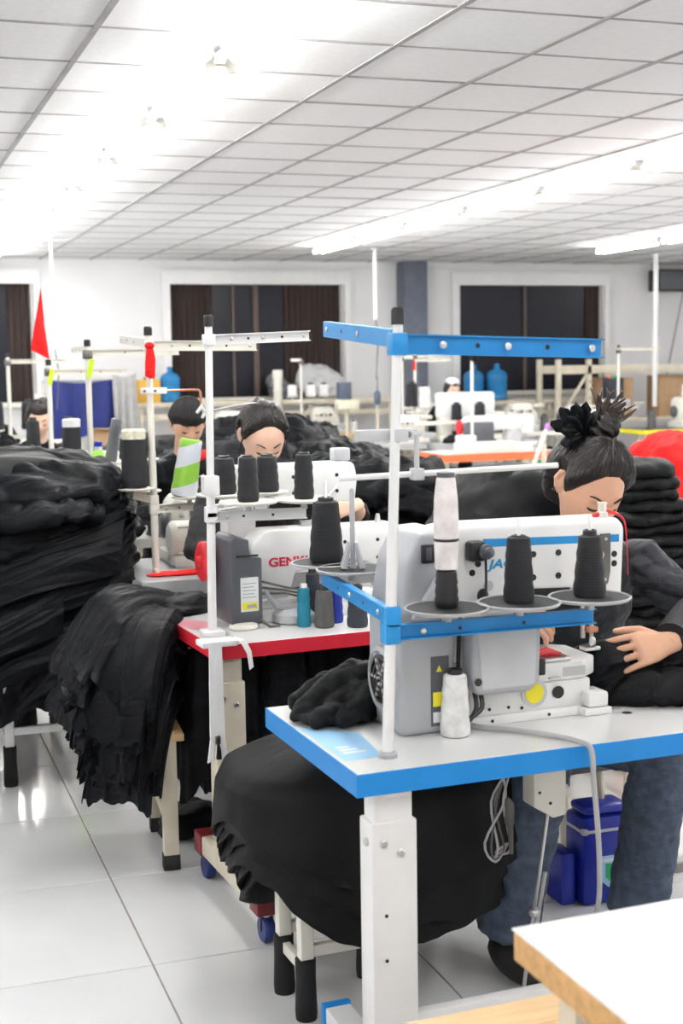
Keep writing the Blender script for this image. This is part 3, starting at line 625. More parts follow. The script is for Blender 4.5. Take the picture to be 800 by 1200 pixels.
MB().lathe([(.05, 0), (.075, .004), (.075, .03), (.06, .045), (.03, .05)], (.16, -.10, 0.0), 24).build('oil_pan', K['lgrey'], m2)
MB().tube([(.02, -.16, .03), (.05, -.17, .004), (.085, -.165, .002)], .005, 6).build('wire', K['dcable'], m2)
t = thing('sewing_machine', 'white machine arm behind the four black cones on the red-edged table', 'sewing machine', (1.13, 4.50, .77), R5, 'sewing machines')
MB().prism([(.0, .0), (.10, .0), (.105, .34), (.15, .375), (.47, .36), (.48, .44), (.47, .49), (.45, .50), (.02, .50), (.0, .48)], -.035, .05, 'y', .012, 2).build('arm', K['machine'], t)
screws(t, [(.24, -.0352, .455), (.24, -.0352, .40), (.40, -.0352, .455), (.40, -.0352, .40)], .0065)
for x in (.06, .14, .30, .43): MB().tube([(x, .0, .50), (x, .0, .525), (x+.012, .0, .535)], [.006, .004, .003], 8).build('thread_post', K['steel'], t)
MB().rbox(.40, .46, -.02, .03, .501, .545, .006).build('lever_block', K['lgrey'], t)
MB().tube(smooth_path([(.30, -.04, .30), (.34, -.05, .36), (.40, -.04, .42)]), .004, 6).build('white_wire', K['white'], t)
red_stand, _ = thread_stand('slim white thread stand with four black cones on the red-edged table', (.995, 4.142, .77), .955, K['white'], K['white'], rp=.0135, hgt=.032, tip=(.012, 0), foot=False,
    right=(.335, .0, .925), trays_r=[(.12, -.02, 0), (.30, -.02, 0)], trays_b=[(.115, .258, 0)], tz=.372, bz=.0, R=.092, mt=K['ivory'], mr=K['ivory'])
MB().rbox(-.02, .03, -.022, .022, .44, .50, .004).build('collar', K['white'], red_stand)
arm(red_stand, (.0, .02, .372), (.27, .27, .372), .03, K['white'])
tray(red_stand, (.262, .262, .409), .07, K['ivory'], K['ivory'], 0)
MB().rbox(-.035, .035, -.035, .035, 0, .02, .006).build('foot_block', K['white'], red_stand)
MB().tube([(.012, .0, .70), (.10, .03, .712), (.17, .04, .72)], .0035, 6).build('thread_rod', K['steel'], red_stand)
MB().tube([(.17, .04, .713), (.182, .04, .726), (.172, .04, .733), (.162, .04, .723)], .006, 6).build('thread_clip', K['dsteel'], red_stand)
zt = .77+.372+.017+.02+.0085
cone((1.115, 4.122, zt), .138, .034, .028, K['tblack'], 'black thread cone on the red table stand, second from the left', tip=.006)
cone((1.296, 4.122, zt), .140, .032, .027, K['tblack'], 'black thread cone at the right end of the red table stand', tip=.006)
cone((1.11, 4.40, zt), .118, .040, .034, K['tblack'], 'black thread cone at the rear left of the red table stand', tip=.008)
cone((1.257, 4.404, zt), .118, .040, .034, K['tblack'], 'short fat black thread cone on the red table stand, third from the left', tip=.008)
cone((1.302, 4.165, .77), .128, .0225, .019, K['tteal'], 'slim teal thread cone with a white tip on the red-edged table', core=K['ivory'], tip=.012)
cone((1.362, 4.14, .77), .12, .033, .027, K['tgrey'], 'dark grey thread cone beside the teal one on the red-edged table')
cone((1.42, 4.20, .77), .115, .026, .022, K['tblue'], 'royal blue thread cone behind the grey one on the red-edged table')
cone((1.462, 4.105, .77), .115, .034, .028, K['tnavy'], 'dark navy thread cone at the right on the red-edged table')
cone((1.36, 4.25, .77), .16, .026, .022, K['tnavy'], 'tall dark navy thread cone behind the teal cone on the red table')
o = MB().lathe([(.0, 0), (.044, 0), (.048, .006), (.044, .015), (.03, .02), (0, .021)], n=28).build('round_puck', K['ivory'], None, (1.115, 4.215, .77)); tag(o, 'flat round cream disc lying on the red-edged table', 'disc')
# zip hanging off the stand base
t = thing('hanging_zip', 'white zip with an open end hanging from the corner of the red-edged table', 'zip', (.955, 3.955, 0), R5)
MB().rbox(-.036, .075, .0, .075, .7705, .788, .004).build('folded_tape', K['wcloth'], t)
MB().prism([(-.018, .79), (.022, .79), (.026, .50), (-.022, .50)], .0, -.006, 'y', .0015, 1).build('tape', K['wcloth'], t)
for s in (-1, 1): MB().prism([(.002+s*.022, .505), (.002+s*.002, .505), (.002+s*.012, .43), (.002+s*.034, .422)], -.001, -.006, 'y', .0015, 1).build('tape_end', K['wcloth'], t)
MB().box(-.0012, .0032, -.0075, -.006, .50, .785).build('zip_teeth', K['label'], t)
MB().rbox(-.007, .009, -.014, -.004, .478, .505, .003).build('zip_slider', K['dsteel'], t)
MB().tube([(.001, -.012, .48), (.002, -.014, .46), (.002, -.012, .435)], [.004, .007, .009], 8).build('pull_cord', K['bcloth'], t)
MB().tube([(.07, .03, .79), (.09, .0, .785), (.105, -.012, .75), (.112, -.010, .70)], [(.016, .002)]*4, 8).build('tape_tail', K['wcloth'], t)
# ================================================================== THIRD WORKSTATION, GREY TOP
t3 = sewing_table('plain grey topped sewing table with a red rag on it', (.99, 5.27), math.radians(0), 1.15, .66, .06, K['greytop'], K['greytop'], K['cream'], legw=.08, legx=.2)
grey_stand, _ = thread_stand('white thread stand with a red ribbon on the grey table', (1.086, 5.457, .77), .955, K['ivory'], K['ivory'], rp=.015, hgt=.04, tip=(-.005, 0), foot=False,
    right=(.44, 0, .91), back=(-.02, .5, .95), trays_r=[(.145, 0, 0), (.30, .05, 0)], trays_b=[(-.02, .12, 0)], tz=.265, R=.075, mt=K['ivory'], mr=K['ivory'])
tray(grey_stand, (-.075, .0, .345), .085, K['ivory'], K['ivory'], 0)
arm(grey_stand, (.0, 0, .30), (-.085, 0, .325), .03, K['cream'], bolts=(.5,), holes=())
MB().rbox(-.045, .06, -.026, -.014, .725, .75, .003).build('rod_clamp', K['white'], grey_stand)
bolt(grey_stand, (-.03, -.026, .737), (0, -1, 0), .006, .002, K['dsteel']); bolt(grey_stand, (.012, -.026, .737), (0, -1, 0), .006, .002, K['dsteel'])
MB().tube([(.05, -.01, .737), (.19, -.01, .737), (.198, -.01, .73), (.20, -.01, .66)], .0045, 8).build('copper_rod', K['copper'], grey_stand)
MB().tube([(.18, -.015, .645), (.20, -.02, .67), (.215, -.015, .645), (.2, -.02, .625)], [.006, .012, .011, .006], 8).build('rag_knot', K['wcloth'], grey_stand)
MB().cyl((0, 0, 0), (.012, .0, .006), .03, .03, 14).build('foot_ring', K['cream'], grey_stand)
rb = thing('red_ribbon', 'short red ribbon tied near the top of the grey table stand', 'ribbon', (1.08, 5.44, 1.60))
MB().prism([(-.022, -.035), (.0, -.045), (.018, -.04), (.022, .03), (.012, .085), (-.012, .085), (-.02, .02)], -.012, -.020, 'y', .003).build('tails', K['redcloth'], rb); MB().ell((0, -.014, .085), (.02, .014, .014), 12, 8).build('knot', K['redcloth'], rb)
cone((1.011, 5.457, .77+.358), .225, .055, .046, K['tblack'], 'big black thread cone with a patterned paper cap on the grey table stand', cap=K['print'], tip=.002)
g = cone((1.205, 5.457, .77+.31), .235, .052, .045, K['lime'], 'green and white striped cone tilted on the grey table stand', tip=.002, tilt=(0, .17))
gt = [c for c in g.children if c.name.startswith('thread')][0]; m_ = gt.data.materials[0].copy(); gt.data.materials[0] = m_; m_.name = 'green_white_stripes'
nt = m_.node_tree; b_ = nt.nodes['Principled BSDF']; tc = nt.nodes.new('ShaderNodeTexCoord'); mp = nt.nodes.new('ShaderNodeMapping'); wv = nt.nodes.new('ShaderNodeTexWave')
mp.inputs['Rotation'].default_value = (0, .42, 0); wv.bands_direction = 'Z'; wv.inputs['Scale'].default_value = 2.1; wv.inputs['Phase Offset'].default_value = 1.2; wv.wave_profile = 'SAW'
rp = nt.nodes.new('ShaderNodeValToRGB'); rp.color_ramp.interpolation = 'CONSTANT'; rp.color_ramp.elements[0].color = (.62, .65, .72, 1); rp.color_ramp.elements[1].position = .5; rp.color_ramp.elements[1].color = (.22, .46, .045, 1)
nt.links.new(tc.outputs['Object'], mp.inputs[0]); nt.links.new(mp.outputs[0], wv.inputs['Vector']); nt.links.new(wv.outputs['Fac'], rp.inputs[0]); nt.links.new(rp.outputs[0], b_.inputs['Base Color'])
# overlock machine on the grey table
def overlock(label, loc, rz, s=1.0, motor=True, group='overlock machines'):
    t = thing('overlock_machine', label, 'sewing machine', loc, rz, group); B = K['ivory']
    MB().rbox(.0, .34*s, -.12*s, .12*s, .0, .05*s, .008).build('base', B, t)
    MB().prism([(.02*s, .05*s), (.32*s, .05*s), (.32*s, .17*s), (.27*s, .22*s), (.24*s, .28*s), (.05*s, .285*s), (.02*s, .25*s)], -.06*s, .11*s, 'y', .014*s, 2).build('head', B, t)
    MB().rbox(.28*s, .40*s, -.05*s, .06*s, .235*s, .275*s, .01*s).build('needle_arm', B, t)
    MB().cyl((.36*s, 0, .10*s), (.36*s, 0, .24*s), .007*s, n=8).build('needle_bar', K['steel'], t)
    MB().rbox(.30*s, .42*s, -.09*s, .05*s, .05*s, .10*s, .006*s).build('work_plate', K['lgrey'], t)
    for k in range(4):
        MB().lathe([(.012*s, 0), (.014*s, .012*s), (.009*s, .03*s), (.005*s, .05*s)], n=12, M=R4(PI/2, 0, 0, ((.07+.05*k)*s, -.058*s, .20*s))).build('tension_knob', K['dsteel'] if k % 2 else K['steel'], t)
    MB().lathe([(.01*s, 0), (.05*s, .004*s), (.055*s, .02*s), (.04*s, .03*s), (.01*s, .03*s)], n=20, M=R4(0, -PI/2, 0, (.02*s, .03*s, .15*s))).build('handwheel', K['dgrey'], t)
    for k in range(3): MB().tube([((.08+.07*k)*s, -.03*s, .28*s), ((.08+.07*k)*s, -.03*s, .36*s), ((.10+.07*k)*s, -.06*s, .37*s)], .003, 6).build('thread_wire', K['steel'], t)
    MB().rbox(.06*s, .22*s, -.075*s, -.058*s, .06*s, .13*s, .006*s).build('looper_cover', K['dsteel'], t)
    if motor:
        m = MB().lathe([(.02, 0), (.06, .0), (.075, .015), (.078, .03), (.078, .13), (.072, .145), (.03, .15)], n=24, M=R4(0, PI/2, 0, (-.01, -.15, .115))).build('motor', B, t)
        for k in range(8): MB().box(-.004, .004, .074, .084, .03, .13, R4(0, PI/2, 0, (-.01, -.15, .115)) @ R4(0, 0, k*PI/4)).build('cooling_rib', B, m)
        MB().rbox(.0, .13, -.22, -.08, 0, .05, .005).build('motor_mount', B, t)
    return t
overlock('ivory overlock machine with a round ribbed motor on the grey table', (1.19, 5.80, .77), 0, 1.0)
t = thing('machine_hoses', 'dark thread tubing and wires between the grey table stand and machine', 'tubing', (1.33, 5.55, .77))
for k in range(5): MB().tube([(.03*k-.06, .05, .0), (.02*k-.05, .03, .12), (.03*k-.03, .0, .22), (.02*k-.02, .02, .30)], .008, 8).build('hose', K['rubber'] if k % 2 else K['cream'], t)
MB().rbox(-.07, .07, -.01, .06, .20, .28, .01).build('hose_block', K['dsteel'], t)
# ================================================================== CLOTH
def grid_mesh(name, P, closed_u=True):
    """P: (nv, nu, 3) array -> mesh; a second skin is not needed, the sheets lie on one another"""
    nv, nu, _ = P.shape; f = []
    for j in range(nv-1):
        for i in range(nu if closed_u else nu-1):
            a = j*nu+i; b = j*nu+(i+1) % nu; f.append((a, b, b+nu, a+nu))
    me = bpy.data.meshes.new(name); me.from_pydata(P.reshape(-1, 3).tolist(), [], f); me.update(); return me
def drape(label, loc, rz, a, b, ztop, hem, seed, m, dome=.05, amp=.02, nf=9, flare=.04, ff=0, sq=3.0, thick=.012, crumple=.006, fan=0, group=None, top_only=False, skew=(0, 0), tagc=True, nu=150, hem_rag=.02, name='black_garment', cat='garment', cf=7):
    """a garment lying over a support of half size a x b and hanging down its sides to the height hem(theta)"""
    rs = np.random.RandomState(seed); th = np.linspace(0, 2*PI, nu, endpoint=False)
    c, s = np.cos(th), np.sin(th); den = (np.abs(c)**sq+np.abs(s)**sq)**(1/sq); ex, ey = a*c/den, b*s/den
    hz = np.array([hem(t) for t in th]); rag = fbm(np.stack([c*2.2+seed, s*2.2, 0*c+seed*.7], -1), 3); hz = hz+hem_rag*rag
    rows = []
    for q in np.linspace(0, 1, 16): rows.append(np.stack([ex*q+skew[0]*(1-q), ey*q+skew[1]*(1-q), ztop+dome*(1-q**2.2)+0*c], -1))
    tops = len(rows)
    fold = np.sin(th*nf+rs.rand()*6+1.5*np.sin(th*2+rs.rand()*6))*.6+fbm(np.stack([c*3.1, s*3.1, 0*c+seed], -1), 2)*1.1
    for j_, q in enumerate(np.linspace(0, 1, tops)): rows[j_][:, 2] += fan*fold*q**1.5*(1-.6*q)
    for q in np.linspace(0, 1, 22)[1:]:
        z = ztop+(hz-ztop)*q; rr = 1+0*c
        off = .018*np.minimum(1, q*5)+flare*(1+ff*np.clip(-s, 0, 1))*q**.8+amp*fold*q**.6
        nx, ny = c/np.maximum(a, .01), s/np.maximum(b, .01); l = np.hypot(nx, ny); nx, ny = nx/l, ny/l
        rows.append(np.stack([ex+nx*off, ey+ny*off, z-.012*np.minimum(1, q*4)], -1))
    lq = rows[-1].copy(); inn = lq.copy(); inn[:, 0] *= 1-thick/max(a, .1); inn[:, 1] *= 1-thick/max(b, .1); rows.append(inn*[1, 1, 1]+[0, 0, .004])
    up = inn.copy(); up[:, :2] *= .96; up[:, 2] += .06; rows.append(up)
    P = np.array(rows)
    ang = rs.rand()*PI; w1 = P.copy(); ca, sa = math.cos(ang), math.sin(ang)
    Q = np.stack([(P[..., 0]*ca+P[..., 1]*sa)*cf*.45, (-P[..., 0]*sa+P[..., 1]*ca)*cf*1.4, P[..., 2]*cf*.7], -1)+seed*3.1
    Q = Q+.6*pnoise(P*5+seed)[..., None]
    d = crumple*(ridge(Q)+.5*ridge(Q*2.1))
    dirv = P-np.array([0, 0, ztop-.25]); dirv /= np.linalg.norm(dirv, axis=-1, keepdims=True)+1e-6
    P = P+dirv*d[..., None]
    me = grid_mesh(name, P); me.shade_smooth(); me.set_sharp_from_angle(angle=math.radians(70))
    o = link(name, me, m, None, loc, (0, 0, rz))
    return tag(o, label, cat, group)
def slab(label, loc, rz, a, b, h, seed, m, droop=.03, crumple=.016, sq=2.6, group=None, tilt=(0, 0), nu=130, nv=34, cf=6, name='black_garment', cat='garment', stretch=(.35, 1.5), lumpy=.10):
    """a crumpled, folded garment lying in a heap: closed cushion with deep running folds"""
    rs = np.random.RandomState(seed); th = np.linspace(0, 2*PI, nu, endpoint=False); ph = np.linspace(-PI/2, PI/2, nv)
    c, s = np.cos(th), np.sin(th); den = (np.abs(c)**sq+np.abs(s)**sq)**(1/sq)
    sp = lambda x, e: np.sign(x)*np.abs(x)**e
    R = sp(np.cos(ph), .45)[:, None]; Z = sp(np.sin(ph), .8)[:, None]
    X = a*R*(c/den)[None]; Y = b*R*(s/den)[None]; rad = R*np.ones_like(c)[None]
    lump = fbm(np.stack([c*1.3+seed, s*1.3, 0*c+seed*2.], -1), 2)[None]
    X = X*(1+lumpy*lump); Y = Y*(1+lumpy*lump)
    ZZ = h*Z*np.ones_like(X)-droop*rad**4*(1+.5*lump)
    P = np.stack([X, Y, ZZ], -1)
    ang = rs.uniform(-.5, .5); ca, sa = math.cos(ang), math.sin(ang)
    Q = np.stack([(P[..., 0]*ca+P[..., 1]*sa)*cf*stretch[0], (-P[..., 0]*sa+P[..., 1]*ca)*cf*.8, P[..., 2]*cf*stretch[1]*1.3+(-P[..., 0]*sa)*cf*.6], -1)+seed*5.3
    Q = Q+.7*pnoise(P*4.5+seed)[..., None]
    d = crumple*(2.6*np.abs(pnoise(Q))+1.3*np.abs(pnoise(Q*2.1+3))+.6*np.abs(pnoise(Q*4.2))-1)
    n = np.stack([X/a**2, Y/b**2, h*Z*np.ones_like(X)/h**2], -1); n /= np.linalg.norm(n, axis=-1, keepdims=True)+1e-6
    P = P+n*d[..., None]
    me = grid_mesh(name, P); me.shade_smooth()
    o = link(name, me, m, None, loc, (tilt[0], tilt[1], rz)); return tag(o, label, cat, group)
BC = K['bcloth']
def swath(label, path, lat, wa, wb, seed, m, pleats=9, amp=.014, droop=.10, dfrac=.3, rag=.03, group=None, nu=120, nv=44, crumple=.006, name='black_garment', cat='garment', thick=.006, fardroop=.06, twist=0.0, both=False):
    """a length of cloth laid along path, pleats running with it; lat = sideways direction (u=0 end hangs over)"""
    rs = np.random.RandomState(seed); P = np.array([list(p) for p in smooth_path(path, 8)]); d = np.linalg.norm(np.diff(P, axis=0), axis=1); t = np.concatenate([[0], np.cumsum(d)]); L = t[-1]; t /= L
    u = np.linspace(0, 1, nu); v = np.linspace(0, 1, nv); U, V_ = np.meshgrid(u, v)
    lat = np.array(lat, float); lat /= np.linalg.norm(lat)
    ragv = 1+rag*fbm(np.stack([u*4+seed, u*0, u*0+seed], -1), 3)*2.0
    VV = np.clip(V_*ragv[None], 0, 1.3)
    c = np.stack([np.interp(np.minimum(VV, 1), t, P[:, k]) for k in range(3)], -1)
    e = P[-1]-P[-2]; e /= np.linalg.norm(e); c = c+np.maximum(VV-1, 0)[..., None]*L*e
    tang = np.gradient(c, axis=0); tang /= np.linalg.norm(tang, axis=-1, keepdims=True)+1e-9
    nrm = np.cross(tang, lat); nrm *= np.sign(nrm[..., 2:3]+1e-6); nrm /= np.linalg.norm(nrm, axis=-1, keepdims=True)+1e-9
    w = wa+(wb-wa)*V_; off = (U-.5)*w
    wob = .5*pnoise(np.stack([U*2.5+seed, V_*1.5, 0*U+seed*.3], -1))
    ph = (U+.10*wob+twist*V_)*pleats*2*PI+rs.rand()*6
    pl = (1-np.abs(np.sin(ph/2))**.7)*.9+.5*(1-np.abs(np.sin(ph*.83+1.3))**.8)*np.abs(pnoise(np.stack([U*3, V_*1.2, 0*U+seed], -1)))*2
    gro = .35+.65*V_**.7
    Q = np.stack([U*pleats*.55+seed, V_*1.6+.5*wob, 0*U+seed*1.7], -1)
    h = amp*gro*pl+crumple*2*np.abs(pnoise(Q))+crumple*np.abs(pnoise(Q*2.3))
    pts = c+lat*off[..., None]+nrm*h[..., None]
    for uu, dr in ((U, droop), (1-U, droop if both else fardroop)):
        k = np.clip((dfrac-uu)/dfrac, 0, 1); pts[..., 2] -= dr*k**1.6*(1+.25*wob)*(1-.85*V_); pts += lat*(np.sign((U-.5))*-1*w*dfrac*.45*k**2)[..., None]
    bk = pts-nrm*thick
    n = nu*nv; f = []
    for j in range(nv-1):
        for i in range(nu-1): a = j*nu+i; f.append((a, a+1, a+nu+1, a+nu)); f.append((n+a, n+a+nu, n+a+nu+1, n+a+1))
    ring = [(0, i) for i in range(nu)]+[(j, nu-1) for j in range(1, nv)]+[(nv-1, i) for i in range(nu-2, -1, -1)]+[(j, 0) for j in range(nv-2, 0, -1)]
    for a, b in zip(ring, ring[1:]+ring[:1]): ia, ib = a[0]*nu+a[1], b[0]*nu+b[1]; f.append((ib, ia, n+ia, n+ib))
    me = bpy.data.meshes.new(name); me.from_pydata(np.concatenate([pts.reshape(-1, 3), bk.reshape(-1, 3)]).tolist(), [], f); me.update(); me.shade_smooth(); me.set_sharp_from_angle(angle=math.radians(75))
    return tag(link(name, me, m), label, cat, group)
# ---- benches that carry the heaps
def bench(label, loc, rz, L, D, H, mleg, mtop, sock=None, group='garment benches', leg=.03):
    t = thing('bench', label, 'bench', (loc[0], loc[1], 0), rz, group)
    MB().rbox(0, L, 0, D, H-.03, H, .004).build('seat_board', mtop, t)
    for x in (.03, L-.03):
        for y in (.03, D-.03):
            l = MB().rbox(x-leg/2, x+leg/2, y-leg/2, y+leg/2, .0 if not sock else .01, H-.031, .003).build('leg', mleg, t)
            if sock: MB().lathe([(leg*.78, 0), (leg*.82, .02), (leg*.74, .10), (leg*.77, .155), (leg*.65, .157)], (x, y, 0), 14).build('leg_sock', sock, l)
            else: MB().rbox(x-leg*.56, x+leg*.56, y-leg*.56, y+leg*.56, 0, .045, .003).build('rubber_foot', K['rubber'], l)
    for y in (.03, D-.03): MB().rbox(.03+leg/2+.001, L-.03-leg/2-.001, y-.01, y+.01, H*.42, H*.42+.03, .003).build('long_rail', mleg, t)
    for x in (.03, L-.03): MB().rbox(x-.01, x+.01, .03+leg/2+.001, D-.03-leg/2-.001, H*.30, H*.30+.03, .003).build('cross_rail', mleg, t)
    return t
bench('white framed bench with black sock feet under the big heap at left', (.442, 5.31), 0, .345, .95, .47, K['white'], K['maroon'], sock=K['cuff'], leg=.034)
bench('second white framed bench under the left part of the big heap', (-.42, 5.31), 0, .75, .95, .47, K['white'], K['maroon'], sock=K['cuff'], leg=.034)
t = thing('trestle', 'cream wooden trestle with rubber feet under the fanned black heap', 'trestle', (.865, 4.23, 0), math.radians(-5))
MB().rbox(-.16, .05, .0, .44, .42, .445, .004).build('top_board', K['palewood'], t)
for y in (.02, .40):
    l = MB().rbox(-.024, .024, y-.022, y+.022, .0, .4195, .003).build('leg', K['cream'], t); MB().rbox(-.027, .027, y-.025, y+.025, 0, .05, .003).build('rubber_foot', K['rubber'], l)
MB().rbox(-.012, .012, .043, .377, .13, .17, .003).build('rail', K['cream'], t)
MB().tube([(-.0, .03, .30), (-.14, .06, .415)], .014, 6).build('brace', K['cream'], t); MB().tube([(-.0, .40, .30), (-.14, .38, .415)], .014, 6).build('brace', K['cream'], t)
bench('low cream stool with sock feet under the smooth black heap', (.935, 3.09), math.radians(3), .29, .22, .375, K['ivory'], K['palewood'], sock=K['cuff'], leg=.034)
# ---- smooth draped stack between the red and the blue table
G3 = 'black garments draped on the low stool'
for k in range(9):
    q = k/8
    hem = lambda t, q=q: .165+.17*q+.17*max(0, -math.cos(t-.30))**3+.06*max(0, math.cos(t+.6))+.010*math.sin(4*t+9*q)
    drape('black garment laid over the stool beside the blue-edged table, one of the stacked hems', (1.20, 3.31, 0), math.radians(6),   .285+.011*k, .19+.009*k, .47+.016*k, hem, 30+k, K['bcloth_smooth'], dome=.03+.006*k, amp=.009, nf=6, flare=.034-.002*k, ff=1.3, crumple=.003, group=G3, sq=2.5, nu=170, hem_rag=.016, cf=4)
# ---- fanned stack left of the red table
G2 = 'black garments fanned over the cream bench'
for k in range(3):
    drape('black garment deep in the fanned heap between the grey and red tables', (.80, 4.56, 0), math.radians(-3), .10, .20, .45+.09*k, lambda t, k=k: .40+.08*k, 60+k, BC, dome=.05, amp=.01, nf=9, flare=.02, crumple=.006, group='inner garments of the fanned heap', sq=2.4)
r2 = random.Random(11)
for k in range(14):
    q = k/13; zt = .50+.31*q; hz = .36+.30*q+r2.uniform(-.03, .03); xl = .61+.015*math.sin(k*2.1)-.03*math.sin(q*PI); xs = .885 if q < .88 else 1.0
    swath('black pleated garment fanned over the cream bench between the grey and red tables', [(xs, 4.60+.12*q, zt+.0), (.84, 4.56+.09*q, zt+.035), (.74, 4.51+.05*q, zt+.01), (xl+.03, 4.47+.03*q, zt-.10), (xl, 4.44+.02*q, hz)],
          (r2.uniform(-.12, .12), 1, 0), .50+.06*q, .66+.06*q+r2.uniform(-.03, .05), 700+k, BC, pleats=r2.choice((7, 8, 10)), amp=.016, droop=.24-.08*q, dfrac=.40, rag=.022, group=G2, twist=r2.uniform(-.06, .06))
for k in range(9):
    q = k/8; zt = .49+.28*q; hz = .25+.24*q+r2.uniform(-.02, .02); xc = .80+.03*math.sin(k*1.9)
    swath('black pleated garment hanging over the near end of the fanned heap', [(xc+.14, 4.62, zt), (xc+.07, 4.46, zt+.035), (xc-.01, 4.33, zt-.01), (xc-.07, 4.26-.012*q, zt-.13), (xc-.10, 4.24-.012*q, hz)],
          (.80, -.60, -.05), .22, .34+.04*r2.random(), 740+k, BC, pleats=r2.choice((3, 4, 5)), amp=.020, droop=.03, dfrac=.35, rag=.03, group='garments hanging over the near end of the fanned heap', fardroop=.05, twist=r2.uniform(-.25, .1))
o = slab('loose black garment end lying over the corner of the red-edged table', (.985, 4.62, .80), .6, .13, .12, .022, 91, BC, droop=.03, crumple=.010, cf=9)
# ---- big crumpled heap at left
G1 = 'black garments in the big heap at left'
rs = np.random.RandomState(5); z = .485
for k in range(11):
    h = .055+.02*rs.rand(); q = k/10
    slab('crumpled black garment in the big heap on the white framed bench', (.40+.04*rs.randn()-.03*q, 5.74+.03*rs.randn(), z+h*.6), rs.uniform(-.5, .5), .52+.10*q+.04*rs.rand(), .46-.0*q, h, 100+k, BC, droop=.02*(1-q)+.05, crumple=.022, group=G1, tilt=(rs.uniform(-.08, .08), rs.uniform(-.12, .12)), nu=260, nv=56, cf=5.5, stretch=(.5, 1.2), lumpy=.2)
    z += h*1.0
r2 = random.Random(21)
sheets = [((1.02, 5.62, 1.00), (.72, 5.42, 1.06), (.36, 5.26, .97), (.16, 5.20, .84)), ((1.0, 5.50, .88), (.78, 5.32, .85), (.42, 5.20, .74), (.22, 5.17, .62)), ((.90, 5.46, .74), (.78, 5.29, .67), (.50, 5.19, .58), (.34, 5.18, .47)),
          ((.95, 5.40, .98), (.70, 5.27, .92), (.30, 5.21, .80), (.05, 5.20, .72)), ((.88, 5.50, .62), (.80, 5.33, .58), (.64, 5.20, .52), (.52, 5.19, .40)), ((.70, 5.24, .80), (.50, 5.17, .72), (.22, 5.15, .60), (.05, 5.15, .52)), ((1.04, 5.66, .95), (.98, 5.44, .90), (.86, 5.32, .76), (.78, 5.28, .62))]
for k, p in enumerate(sheets):
    swath('black cloth length running slantwise down the front of the big left heap', p, (.25, .75, .62), .34, .30+.05*(k % 3), 800+k, BC, pleats=5+k % 3, amp=.020, droop=.10, dfrac=.3, rag=.025, group='slanting garments on the big left heap', crumple=.012, fardroop=-.02, twist=r2.uniform(-.1, .1))
swath('flat black garment spread over the top of the big left heap', [(.98, 5.80, z-.06), (.75, 5.66, z+.03), (.40, 5.52, z+.04), (.10, 5.42, z-.02), (-.1, 5.36, z-.12)], (.28, .95, .05), .52, .62, 820, K['bcloth_smooth'], pleats=3, amp=.012, droop=.16, dfrac=.35, rag=.03, crumple=.010)
for k, (x, y, zt, hm, a, b) in enumerate([(.62, 5.40, .50, .30, .13, .10), (.78, 5.56, .52, .40, .10, .16)]):
    drape(['black shirt hanging low from the front of the big left heap', 'black shirt hanging at the right corner of the big left heap', 'black shirt hanging at the left front of the big left heap'][k], (x, y, 0), .2*k, a, b, zt, lambda t, hm=hm: hm+.05*math.sin(t*3+k), 150+k, BC, dome=.08, amp=.02, nf=6, flare=.03, crumple=.012, cf=7)
for k, p in enumerate([(.555, 5.205, .515), (.33, 5.20, .60)]):
    o = MB().rbox(-.012, .012, -.003, .003, -.010, .010, .002).build('care_tag', K['wcloth'], None, p, (.3, .2, .1)); tag(o, ['small white care tag low on the big left heap', 'small white care tag at the left edge of the big heap'][k], 'tag')
# ---- garment on the blue table
def blob_cloth(label, pts, m, seed, vox=.006, crumple=.008, cf=14, name='black_garment', cat='garment', sm=6, group=None):
    mb = MB()
    for c, r in pts: mb.ell(c, r, 20, 12)
    me = remeshed(mb, vox, sm, .6)
    def f(co):
        Q = co*np.array([cf*.5, cf, cf*.8])+seed*2.3; Q = Q+.6*pnoise(co*8+seed)[:, None]
        return crumple*(ridge(Q)+.5*ridge(Q*2.1))
    displace(me, f); me.shade_smooth(); o = link(name, me, m); return tag(o, label, cat, group)
mb_ = MB().ell((1.04, 3.05, .788), (.125, .10, .019), 24, 10)
for pts_, r_ in (([(1.14, 3.10, .85), (1.09, 3.09, .858), (1.02, 3.07, .835), (.95, 3.05, .80), (.92, 3.035, .788)], [.040, .042, .038, .028, .014]), ([(1.15, 3.04, .83), (1.09, 3.0, .825), (1.04, 2.965, .805), (1.01, 2.945, .79)], [.036, .038, .030, .014]),
                 ([(1.12, 3.16, .84), (1.03, 3.15, .825), (.96, 3.13, .795)], [.036, .034, .020]), ([(1.07, 3.04, .84), (1.0, 3.0, .81), (.955, 2.975, .79)], [.026, .024, .014]), ([(1.12, 3.06, .875), (1.06, 3.05, .865), (1.0, 3.09, .84)], [.024, .020, .016])): mb_.capsule(pts_, r_, 14)
me = remeshed(mb_, .005, 7, .6)
displace(me, lambda co: .007*(2*np.abs(pnoise(co*np.array([9, 16, 12])+4+.5*pnoise(co*9)[:, None]))+np.abs(pnoise(co*30))-.5)); me.shade_smooth()
tag(link('black_garment', me, K['bcloth_smooth']), 'crumpled black garment lying on the left end of the blue-edged table', 'garment')
blob_cloth('black cloth being sewn, bunched on the blue-edged table by the needle', [((1.78, 2.95, .80), (.12, .09, .04)), ((1.90, 2.90, .80), (.14, .10, .035)), ((2.0, 2.98, .80), (.12, .12, .04)), ((1.70, 2.99, .85), (.07, .06, .055)), ((1.84, 3.08, .82), (.14, .10, .05)), ((1.98, 2.84, .79), (.10, .07, .022))], BC, 8, crumple=.014)
